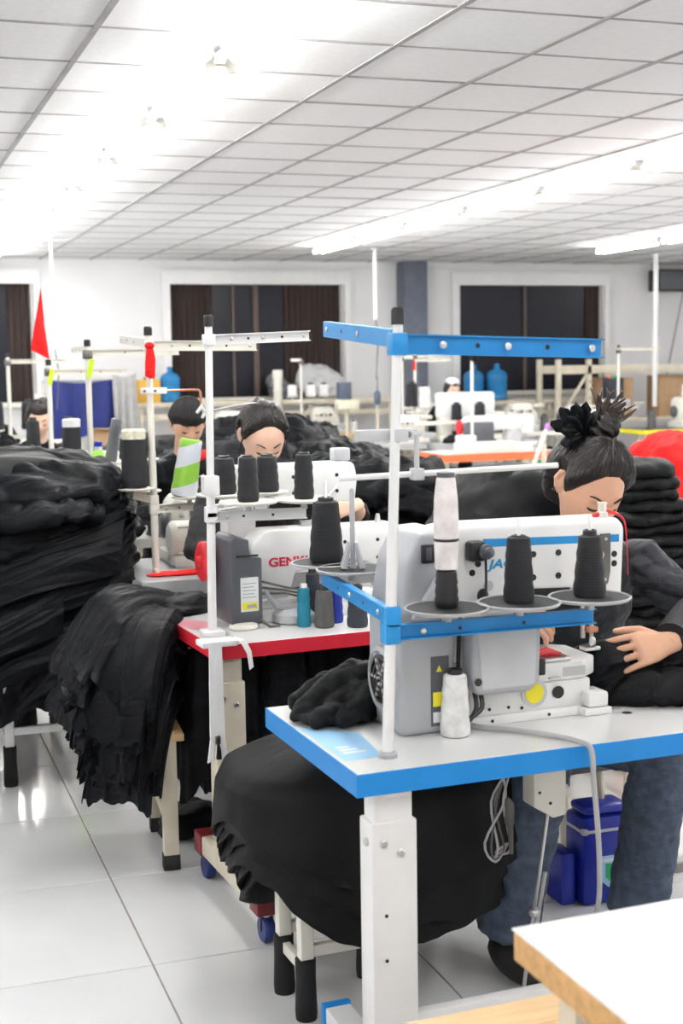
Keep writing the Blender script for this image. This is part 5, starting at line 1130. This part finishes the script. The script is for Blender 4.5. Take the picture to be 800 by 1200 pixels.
# ================================================================== FAR WALL: LEDGE, BOTTLES, BAGS
def ledge(label, x0, x1, z, y0=15.92):
    t = thing('window_ledge', label, 'ledge', (x0, y0, 0)); L = x1-x0
    MB().rbox(0, L, 0, Y1-.15-y0, z-.06, z, .004).build('ledge_board', K['cream'], t)
    for k in range(4): MB().rbox(.03+k*(L-.1)/3, .07+k*(L-.1)/3, .02, .06, 0, z-.061, .003).build('post', K['cream'], t)
    MB().rbox(0, L, .03, .05, z-.20, z-.14, .003).build('apron', K['cream'], t)
ledge('long cream ledge under the middle window', 3.0, 6.2, 1.15); ledge('long cream ledge under the right window', 7.05, 9.0, 1.08)
def water_bottle(label, p, s=1.0):
    t = thing('water_bottle', label, 'bottle', p, 0, 'blue water bottles')
    MB().lathe([(.10*s, 0), (.128*s, .012*s), (.132*s, .05*s), (.125*s, .07*s), (.132*s, .09*s), (.125*s, .15*s), (.132*s, .17*s), (.125*s, .23*s), (.132*s, .25*s), (.130*s, .31*s), (.10*s, .355*s), (.045*s, .38*s), (.035*s, .40*s), (.035*s, .425*s)], n=28).build('bottle_body', K['water'], t)
    MB().lathe([(.038*s, .415*s), (.038*s, .445*s), (.030*s, .45*s)], n=18).build('bottle_cap', K['water'], t)
water_bottle('blue water bottle on the ledge beside the yellow crate', (3.43, 16.08, 1.15), .92)
p = at(555, 470, 16.05); water_bottle('blue water bottle left of its twin, behind the pale cap', (p.x, 16.05, 1.08))
p = at(582, 470, 15.98); water_bottle('blue water bottle right of its twin under the right window', (p.x, 15.98, 1.08), 1.02)
def bag(label, pts, m, seed, cat='bag'): return blob_cloth(label, pts, m, seed, vox=.02, crumple=.02, cf=7, name='plastic_bag', cat=cat, sm=4)
bag('big stuffed white plastic bag on the ledge under the middle window', [((5.32, 16.08, 1.33), (.27, .15, .16)), ((5.15, 16.08, 1.38), (.16, .13, .18)), ((5.45, 16.08, 1.27), (.18, .13, .12)), ((5.27, 16.08, 1.45), (.16, .10, .10))], K['poly'], 1)
bag('smaller clear grey plastic bag left of the stuffed white one', [((4.80, 16.08, 1.26), (.16, .12, .11)), ((4.72, 16.08, 1.36), (.10, .09, .12)), ((4.95, 16.08, 1.22), (.12, .10, .07))], K['polyg'], 2)
t = thing('yellow_crate', 'yellow crate with a dark lid on the ledge left of the bottle', 'crate', (3.05, 16.0, 1.15)); MB().rbox(0, .25, 0, .2, 0, .27, .01).build('crate_body', K['ybox'], t); MB().rbox(.08, .19, .03, .17, .2705, .30, .008).build('dark_lid', K['dgrey'], t)
# tarpaulin and cloth hanging from a rail
t = thing('hanging_rail', 'low rail with legs at the far wall left of the ledge', 'rail', (1.9, 15.75, 0)); MB().cyl((0, 0, 1.42), (1.05, 0, 1.42), .012, n=8).build('rail_bar', K['steel'], t)
for x in (0.02, 1.03): MB().cyl((x, 0, 0), (x, 0, 1.41), .014, n=8).build('leg', K['cream'], t)
def hung(label, x0, x1, y, z0, z1, m, seed, name, waves=4, cat='cloth'):
    nx, nz = 40, 16; vs = []; fs = []
    for s_ in (0, 1):
        for j in range(nz+1):
            q = j/nz
            for i in range(nx+1):
                u = i/nx; vs.append((x0+(x1-x0)*u+.03*q*math.sin(u*5+seed), y+.03*(.3+q)*math.sin(u*waves*6.28+seed)+.004*s_, z1+(z0-z1)*q*(1+.08*math.sin(u*4+seed))-.04*math.sin(u*PI)*(1-q)))
    o = (nx+1)*(nz+1)
    for j in range(nz):
        for i in range(nx): a = j*(nx+1)+i; fs.append((a, a+1, a+nx+2, a+nx+1)); fs.append((o+a, o+a+nx+1, o+a+nx+2, o+a+1))
    return tag(MB().add(vs, fs).build(name, m, None, smooth=80, fix=False), label, cat)
hung('dark blue tarpaulin hanging at the far wall behind the left poles', 1.98, 2.72, 15.72, .80, 1.44, K['tarp'], 1, 'blue_tarpaulin', 3)
hung('pale grey cloth hanging right of the blue tarpaulin', 2.68, 2.95, 15.66, .80, 1.50, K['gcloth'], 2, 'hanging_cloth', 3)
t = thing('cardboard_box', 'open cardboard box below the blue tarpaulin', 'box', (2.35, 15.2, .62)); MB().rbox(0, .3, 0, .25, 0, .28, .004).build('box_body', K['cardboard'], t); MB().prism([(0, .281), (.3, .281), (.3, .285), (0, .285)], -.10, .0, 'y').build('box_flap', K['cardboard'], t)
sewing_table('far table under the cardboard box', (2.0, 15.0), 0, 1.1, .55, .04, K['ivory'], K['top'], K['cream'], far=True, Z=.62)
# ---- pale wooden table with small machines beneath the middle window
ft = sewing_table('pale wooden table below the stuffed white bag', (4.45, 14.9), 0, 1.15, .6, .05, K['palewood'], K['palewood'], K['cream'], far=True)
overlock('small ivory overlock machine on the pale wooden table', (4.85, 15.2, .77), 0, 1.1, motor=False)
stand_small('ivory T-shaped stand on the pale wooden table', (4.72, 15.05, .77), .86, [(-.12, 0, .85)], [(-.10, .02, .43, .07), (.12, .02, .43, .06), (.28, .02, .43, .06)])
for k, (dx, h) in enumerate(((-.10, .13), (.12, .13), (.28, .13))): cone((4.72+dx, 15.07, .77+.44), h, .055, .05, K['twhite'], ['white thread cone on the T-shaped stand, leftmost', 'white thread cone on the T-shaped stand, in the middle', 'white thread cone on the T-shaped stand, rightmost'][k])
cone((4.52, 15.0, .77), .2, .065, .06, K['twhite'], 'white thread cone on the left end of the pale wooden table'); cone((4.86, 14.98, .77), .14, .05, .045, K['tblack'], 'black thread cone on the pale wooden table'); cone((5.33, 15.0, .77), .14, .04, .035, K['twhite'], 'small white cone at the right end of the pale wooden table')
t = thing('green_crate', 'green plastic crate under the pale wooden table', 'crate', (4.75, 14.75, .35)); MB().rbox(0, .45, 0, .3, 0, .26, .02).build('crate_body', K['green'], t); MB().rbox(-.02, .47, -.02, .32, .2605, .285, .006).build('crate_rim', K['green'], t)
bench('low far bench under the green crate', (4.7, 14.7), 0, .6, .4, .35, K['cream'], K['palewood'])
p = at(326, 480, 15.4); t = thing('white_post', 'ribbed white post with a flared foot before the middle window', 'post', (p.x, 15.4, 0)); MB().lathe([(.05, .9), (.05, 1.40), (.058, 1.42), (.058, 1.50), (.05, 1.51)]+[], n=16).build('shaft', K['ivory'], t); MB().lathe([(.28, 0), (.26, .05), (.24, .55), (.16, .8), (.05, .95)], n=20).build('flared_foot', K['wcloth'], t)
for k in range(5): MB().lathe([(.051, 0), (.058, .008), (.051, .016)], (0, 0, 1.0+.09*k), 16).build('rib', K['ivory'], t)
# ---- cluster left of the blue pole
ct = sewing_table('far grey table left of the blue stand pole', (5.45, 13.6), 0, 1.3, .6, .05, K['greytop'], K['greytop'], K['cream'], far=True)
overlock('dark metal overlock machine far behind the blue stand pole', (5.62, 13.9, .77), 0, 1.15, motor=False); overlock('second dark overlock machine beside the pale cap', (6.1, 13.2, .77), 0, 1.0, motor=False)
p = at(403, 470, 14.6); t = thing('thread_pack', 'slate thread bundle on a cream base before the right frame of the middle window', 'thread pack', (p.x, 14.6, p.z-.1)); MB().lathe([(.08, .12), (.085, .13), (.085, .30), (.08, .31)], n=20).build('thread', K['tslate'], t); MB().rbox(-.09, .16, -.08, .08, 0, .118, .02).build('cream_base', K['print'], t); MB().cyl((.03, 0, -(p.z-.1)), (.03, 0, .0), .02, n=10).build('stand_leg', K['cream'], t)
p = at(442, 470, 13.7); t = thing('spray_bottle', 'small slate spray bottle with a thin nozzle at the far table', 'bottle', (p.x, 13.7, 1.14)); MB().cyl((0, 0, -1.14), (0, 0, 0), .012, n=8).build('holder', K['cream'], t); MB().lathe([(.035, 0), (.038, .01), (.036, .12), (.015, .15)], n=16).build('bottle_body', K['tslate'], t); MB().cyl((0, 0, .15), (.005, 0, .30), .008, .004, 8).build('nozzle', K['tslate'], t)
stand_small('far ivory stand with a small lime clip left of the blue pole', (5.50, 13.9, .77), .88, [(.42, 0, .87)], [(.28, .0, .36, .06)])
stand_small('far ivory stand with a red ribbon just right of the blue pole', (at(486, 430, 13.1).x, 13.1, .77), .9, [(-.12, 0, .86), (.4, 0, .83)], [(.12, .0, .33, .06), (-.1, 0, .35, .06)])
o = MB().prism([(-.018, 0), (.016, .0), (.012, .10), (-.01, .10)], 0, -.006, 'y', .001, 1).build('red_ribbon', K['redcloth'], None, (at(485, 425, 13.05).x, 13.05, 1.50)); tag(o, 'small red ribbon on the far stand right of the blue pole', 'ribbon')
p = at(497, 488, 13.1); cone((p.x, 13.1, 1.11), .22, .075, .06, K['twhite'], 'white thread cone with a domed top beside the worker in the pale cap')
cone((at(478, 470, 13.2).x, 13.1, 1.13), .24, .06, .055, K['tblack'], 'dark cone far behind the blue pole')
# ---- far white machine before the pale cap
ct2 = sewing_table('far grey topped table before the worker in the pale cap', (5.35, 12.6), 0, 1.2, .55, .06, K['greytop'], K['greytop'], K['cream'], far=True)
t = thing('sewing_machine', 'white multi-cone machine head before the worker in the pale cap', 'sewing machine', (5.5, 12.95, .77), 0, 'sewing machines')
MB().rbox(0, .62, -.06, .08, .24, .50, .03).build('head', K['machine'], t); MB().rbox(.0, .7, -.1, .1, .0, .06, .01).build('base', K['ivory'], t); MB().rbox(.02, .14, -.06, .08, .061, .25, .01).build('pillar', K['ivory'], t)
for k in range(4): MB().tube([(.2+.1*k, -.07, .23), (.22+.1*k, -.10, .15), (.18+.1*k, -.08, .08)], .014, 8).build('linkage', K['dsteel'], t)
MB().rbox(-.3, .75, -.14, -.11, .18, .22, .006).build('tray_rail', K['ivory'], t)
for k, x in enumerate((.16, .42)): cone((5.5+x, 12.83, .995), .16, .055, .05, K['tblack'], ['black cone before the pale cap, left one', 'black cone before the pale cap, right one'][k])
o = slab('navy cloth on the far grey table', (5.75, 12.72, .80), 0, .28, .1, .05, 440, K['bcloth'], droop=.02, crumple=.02, nu=90, nv=22)
# ---- orange-red edged table
rt = sewing_table('far table with an orange red edge right of the guide rod', (4.82, 11.2), math.radians(1), 1.15, .6, .07, K['orange'], K['top'], K['cream'], far=True)
m5 = lockstitch('far white sewing machine with a red wheel on the orange edged table', (5.1, 11.5, .77), 0, K['machine'], K['red'], L=.72, h=.32, detail=False)
MB().rbox(.0, .28, -.15, -.07, .04, .27, .012).build('motor_box', K['dgrey'], m5)
MB().rbox(-.12, .5, -.16, -.152, .0, .03, .004).build('front_plate', K['ivory'], m5)
stand_small('far ivory stand with a black cloth on top beside the red wheel', (at(553, 500, 11.35).x, 11.35, .77), .98, [(.35, .1, .95)], ())
o = slab('black cloth tied to the top of the far ivory stand', (at(553, 500, 11.35).x+.01, 11.32, 1.70), 0, .04, .035, .12, 445, BC, droop=.02, crumple=.01, nu=60, nv=24); 
p = at(606, 500, 11.4); bag('torn white plastic wrap standing on the orange edged table', [((p.x, 11.5, .87), (.08, .06, .10)), ((p.x+.07, 11.5, .98), (.06, .05, .10)), ((p.x-.02, 11.5, .95), (.05, .04, .06))], K['poly'], 5)
t = thing('ivory_box', 'low ivory box on the orange edged table', 'box', (4.98, 11.24, .77)); MB().rbox(0, .55, 0, .12, 0, .10, .012).build('box_body', K['ivory'], t); MB().rbox(.01, .18, .01, .11, .1005, .16, .01).build('box_lid', K['label'], t)
t = thing('purple_tool', 'white tool with a purple tip beside the black scrunchie', 'tool', (at(640, 520, 9.5).x, 9.5, .95)); MB().tube([(-.12, 0, -.18), (-.02, 0, .06), (.0, 0, .12)], [.014, .02, .012], 8).build('tool_body', K['ivory'], t); MB().ell((.01, 0, .13), (.025, .02, .03), 10, 8).build('purple_tip', K['purple'], t); MB().cyl((-.02, 0, -.95), (-.02, 0, .0), .02, n=8).build('tool_stem', K['cream'], t)
# ---- clutter between the far tables
names = ['dark overlock left of the far red ribbon', 'ivory overlock behind the far red ribbon', 'ivory overlock under the blue water bottles', 'dark overlock right of the blue water bottles', 'ivory overlock far behind the green crate']
spots = [(5.05, 13.0, 1.0), (6.35, 15.25, 1.1), (7.1, 14.6, 1.1), (7.75, 14.4, 1.0), (3.6, 14.6, 1.1)]
for (x, y, sc_), n_ in zip(spots, names):
    overlock(n_, (x, y, .77), 0, sc_, motor=False)
sewing_table('far ivory table under the overlocks below the blue water bottles', (6.9, 14.2), 0, 1.35, .6, .05, K['ivory'], K['greytop'], K['cream'], far=True)
sewing_table('far ivory table behind the worker in the pale cap', (6.2, 14.95), 0, .65, .55, .05, K['ivory'], K['greytop'], K['cream'], far=True)
sewing_table('far grey table left of the far red ribbon', (4.75, 12.75), 0, .55, .55, .05, K['greytop'], K['greytop'], K['cream'], far=True)
sewing_table('far ivory table behind the long black heap', (3.3, 14.3), 0, 1.05, .6, .05, K['ivory'], K['greytop'], K['cream'], far=True)
rc = random.Random(33)
for k in range(10):
    x, y = [(6.35, 15.05), (6.65, 15.08), (7.0, 14.3), (7.4, 14.28), (7.62, 14.3), (8.1, 14.35), (3.5, 14.4), (4.05, 14.45), (8.55, 13.85), (9.75, 13.75)][k]
    cone((x, y, .77), rc.uniform(.15, .24), .055, .045, [K['twhite'], K['tblack'], K['tslate'], K['tgrey'], K['tnavy']][k % 5], ['white cone right of the pale cap', 'black cone right of the pale cap', 'slate cone left of the far ivory overlock', 'grey cone right of the far ivory overlock', 'navy cone before the far dark overlock', 'white cone right of the far dark overlock', 'black cone left on the table behind the long heap', 'slate cone right on the table behind the long heap', 'grey cone at the left end of the far dark table', 'navy cone left of the white canister'][k])
for k, (x, y, m_, lb) in enumerate([(7.05, 14.0, 'green', 'green bin under the far overlock tables'), (5.0, 12.6, 'dgrey', 'dark bin under the far grey table'), (8.6, 13.9, 'crate', 'blue bin under the far dark table'), (3.5, 14.1, 'dgrey', 'dark bin under the table behind the long heap')]):
    t = thing('storage_bin', lb, 'bin', (x, y, 0)); MB().prism([(.03, 0), (.42, 0), (.45, .45), (0, .45)], 0, .32, 'y', .01).build('bin_body', K[m_], t); MB().rbox(-.01, .46, -.01, .33, .4505, .475, .006).build('bin_rim', K[m_], t)
    slab('dark cloth bundle filling the '+lb, (x+.22, y+.16, .52), .2*k, .19, .13, .06, 600+k, BC, droop=.0, crumple=.02, nu=70, nv=18, name='cloth_bundle', cat='cloth')
# ================================================================== RIGHT SIDE: STEEL RACK
t = thing('steel_rack', 'cream slotted steel rack before the right window', 'rack', (8.05, 15.2, 0))
for x, y in ((0, 0), (0, .5), (.42, 0), (2.9, 0), (2.9, .5)): MB().rbox(x, x+.06, y, y+.06, 0, 1.58, .004).build('upright', K['cream'], t)
MB().rbox(.061, 2.899, .0, .04, 1.40, 1.50, .004).build('beam', K['cream'], t); MB().rbox(.061, 2.899, .52, .56, 1.40, 1.50, .004).build('beam', K['cream'], t)
MB().rbox(.061, 2.899, .0, .5, .80, .84, .004).build('shelf', K['cream'], t)
MB().tube([(.06, .03, .86), (.42, .03, 1.38)], .02, 6).build('brace', K['cream'], t)
for k in range(8): disc(t, (.45, -.0005, .7+.1*k), (0, -1, 0), .012, K['dgrey'], 'slot', .002, 8)
def carton(label, p, w, d, h, m=None):
    t = thing('cardboard_box', label, 'box', p); MB().rbox(0, w, 0, d, 0, h, .006).build('box_body', m or K['cardboard'], t); MB().box(w*.45, w*.55, -.001, d+.001, h, h+.002).build('tape', K['print'], t); return t
carton('tall brown carton on the steel rack behind the scrunchie', (8.75, 15.3, .841), .42, .34, .50); carton('brown carton on the rack right of the dark thread pack', (9.55, 15.3, .841), .38, .3, .52); carton('small brown carton beneath the loudspeaker', (10.0, 15.3, .841), .3, .28, .35)
carton('yellow slotted crate at the right end of the rack', (10.35, 15.28, .841), .34, .3, .30, K['ybox'])
p = at(718, 460, 14.6); t = thing('thread_pack', 'dark navy thread bundle with a coloured top on the far right stand', 'thread pack', (p.x, 14.6, 1.10)); MB().lathe([(.12, 0), (.125, .01), (.125, .24), (.12, .25)], n=22).build('thread', K['tnavy'], t)
for k in range(3): MB().lathe([(.03, .251), (.03, .275), (.01, .28)], (-.06+.06*k, 0, 0), 10).build('spool_top', [K['orange'], K['green'], K['tteal']][k], t)
MB().rbox(-.16, .16, -.14, .14, -.08, -.001, .01).build('pack_base', K['lgrey'], t); MB().cyl((0, 0, -1.1), (0, 0, -.08), .025, n=10).build('pack_stand', K['cream'], t)
bt = sewing_table('far dark topped table with a yellow edge at right', (8.35, 13.7), 0, 2.1, .6, .05, K['yellow'], K['dgrey'], K['cream'], far=True)
overlock('far white overlock machine on the dark topped table', (8.95, 14.0, .77), 0, 1.25, motor=False)
for k, x in enumerate((9.02, 9.14, 9.28)): cone((x, 13.9, 1.135), .14, .04, .036, K['twhite'] if k != 1 else K['tblack'], ['white cone on the far overlock, left', 'black cone on the far overlock, middle', 'white cone on the far overlock, right'][k])
stand_small('far ivory stand with a lime clip before the dark thread bundle', (at(724, 480, 13.85).x, 13.85, .77), .93, [(.55, 0, .92)], [(.3, .05, .30, .06)])
o = slab('black cloth heaped on the far dark table', (9.55, 13.95, .86), .3, .24, .18, .09, 450, BC, droop=.05, crumple=.04, nu=90, nv=24)
o = blob_cloth('black cloth peak at the right of the far dark table', [((9.75, 13.9, .88), (.14, .12, .10)), ((9.82, 13.9, 1.0), (.07, .06, .12))], BC, 12, vox=.015, crumple=.02)
t = thing('white_canister', 'white canister at the right edge of the far dark table', 'canister', (10.0, 13.8, .77)); MB().lathe([(.12, 0), (.13, .01), (.13, .38), (.10, .42), (.06, .43)], n=22).build('canister_body', K['machine'], t); MB().lathe([(.06, .43), (.062, .48), (.05, .49)], n=16).build('canister_lid', K['dgrey'], t)
# pale cloths in front of it
gt_ = sewing_table('work table carrying pale cloth at right', (5.9, 9.4), 0, 1.6, .6, .05, K['yellow'], K['top'], K['cream'], far=True)
for k in range(3): slab('pale grey cloth lying on the yellow edged table', (6.25+.3*k, 9.6, .81), .5*k, .26, .16, .05, 460+k, K['gcloth'] if k != 0 else K['wcloth'], droop=.02, crumple=.025, name='pale_cloth', cat='cloth', group='pale cloths at right', nu=90, nv=22)
o = slab('lime cloth scrap left of the pale cloths', (5.98, 9.45, .81), .3, .06, .06, .04, 470, K['neon'], droop=0, crumple=.015, nu=60, nv=18, name='lime_scrap', cat='cloth')
# ================================================================== LOW THINGS
t = thing('blue_canister', 'royal blue plastic canister with a white band and shield label beneath the table', 'canister', (2.02, 3.545, .0))
MB().rbox(-.085, .085, -.06, .06, 0, .27, .018).build('canister_body', K['crate'], t); MB().rbox(-.086, .086, -.061, .061, .215, .24, .01).build('white_band', K['lgrey'], t)
MB().rbox(-.075, .075, -.05, .05, .2705, .30, .015).build('canister_lid', K['crate'], t); MB().rbox(-.14, -.09, -.03, .07, 0, .16, .01).build('side_tank', K['crate'], t)
lb = MB().prism([(-.03, .15), (.06, .15), (.062, .08), (.015, .04), (-.032, .08)], -.0605, -.0625, 'y').build('printed_label', K['ltblue'], t)
MB().prism([(-.012, .125), (.042, .125), (.042, .085), (.015, .06), (-.012, .085)], -.0626, -.064, 'y').build('label_crest', K['green'], lb); MB().box(-.02, .05, -.064, -.0627, .132, .142).build('label_line', K['label'], lb)
o = MB().rbox(-.22, 1.9, -.0, .35, 0, .05, .004).build('floor_platform', K['white'], None, (1.42, 3.64, 0), (0, 0, math.radians(0))); tag(o, 'low white board platform on the floor behind the blue-edged table', 'platform')
o = MB().rbox(-.22, 1.9, -.015, -.001, 0, .03, .002).build('platform_shadow_strip', K['grout'], o)  # brown shadow along the board's foot, put in as a coloured strip
t = thing('near_desk', 'near white laminate desk with a bare wood edge at the lower right', 'desk', (.90, .95, 0), math.radians(1.5))
MB().rbox(.002, 1.0, .0, .846, .722, .7665, .003).build('desk_core', K['wood'], t); MB().rbox(0, 1.002, -.002, .85, .767, .771, .0015, 1).build('laminate', K['top'], t)
for x in (.08, .9):
    for y in (.06, .78): MB().rbox(x-.025, x+.025, y-.025, y+.025, 0, .7215, .003).build('leg', K['cream'], t)
t = thing('wooden_bench', 'pale planked wooden bench top at the bottom edge', 'bench', (.70, 1.62, 0), math.radians(2))
for k in range(5): MB().rbox(.0, 1.1, .092*k+.001, .092*k+.091, .465, .50, .003).build('plank', K['palewood'], t)
for x in (.06, 1.04):
    for y in (.05, .41): MB().rbox(x-.025, x+.025, y-.025, y+.025, 0, .43, .003).build('leg', K['palewood'], t)
MB().rbox(.03, 1.07, .05, .07, .4305, .4645, .003).build('rail', K['palewood'], t); MB().rbox(.03, 1.07, .39, .41, .4305, .4645, .003).build('rail', K['palewood'], t)
o = slab('lime cloth scrap tied low on the white bench', (.735, 5.285, .19), .2, .035, .03, .05, 480, K['neon'], droop=.02, crumple=.012, nu=60, nv=18, name='lime_scrap', cat='cloth')
t = thing('green_flask', 'dark green cylinder on the floor beside the white bench leg', 'flask', (.83, 5.30, 0)); MB().lathe([(.03, 0), (.033, .006), (.033, .17), (.026, .175)], n=18).build('flask_body', mat('dark_green', (.01, .09, .05), .4), t); MB().lathe([(.034, .05), (.0345, .055), (.034, .06)], n=18).build('flask_band', K['black'], t)
o = slab('black rag on the floor behind the cream bench legs', (1.0, 4.55, .06), .3, .12, .08, .045, 490, BC, droop=.02, crumple=.012, nu=70, nv=18)
t = thing('sock_post', 'black wrapped post foot behind the fanned heap', 'post', (.62, 6.2, 0)); MB().lathe([(.05, 0), (.055, .02), (.045, .2), (.045, .3), (.03, .31)], n=14).build('sock', K['cuff'], t); MB().cyl((0, 0, .31), (0, 0, .46), .02, n=10).build('post_core', K['white'], t)
for k in range(5): drape('black garment hanging under the red-edged table', (1.28+.10*k, 4.30+.03*(k % 2), 0), .3*k, .05, .06, .66, lambda t, k=k: .22+.05*math.sin(3*t+k)+.03*(k % 2), 500+k, BC, dome=.02, amp=.014, nf=6, flare=.03, crumple=.008, group='garments hanging under the red table', nu=80)
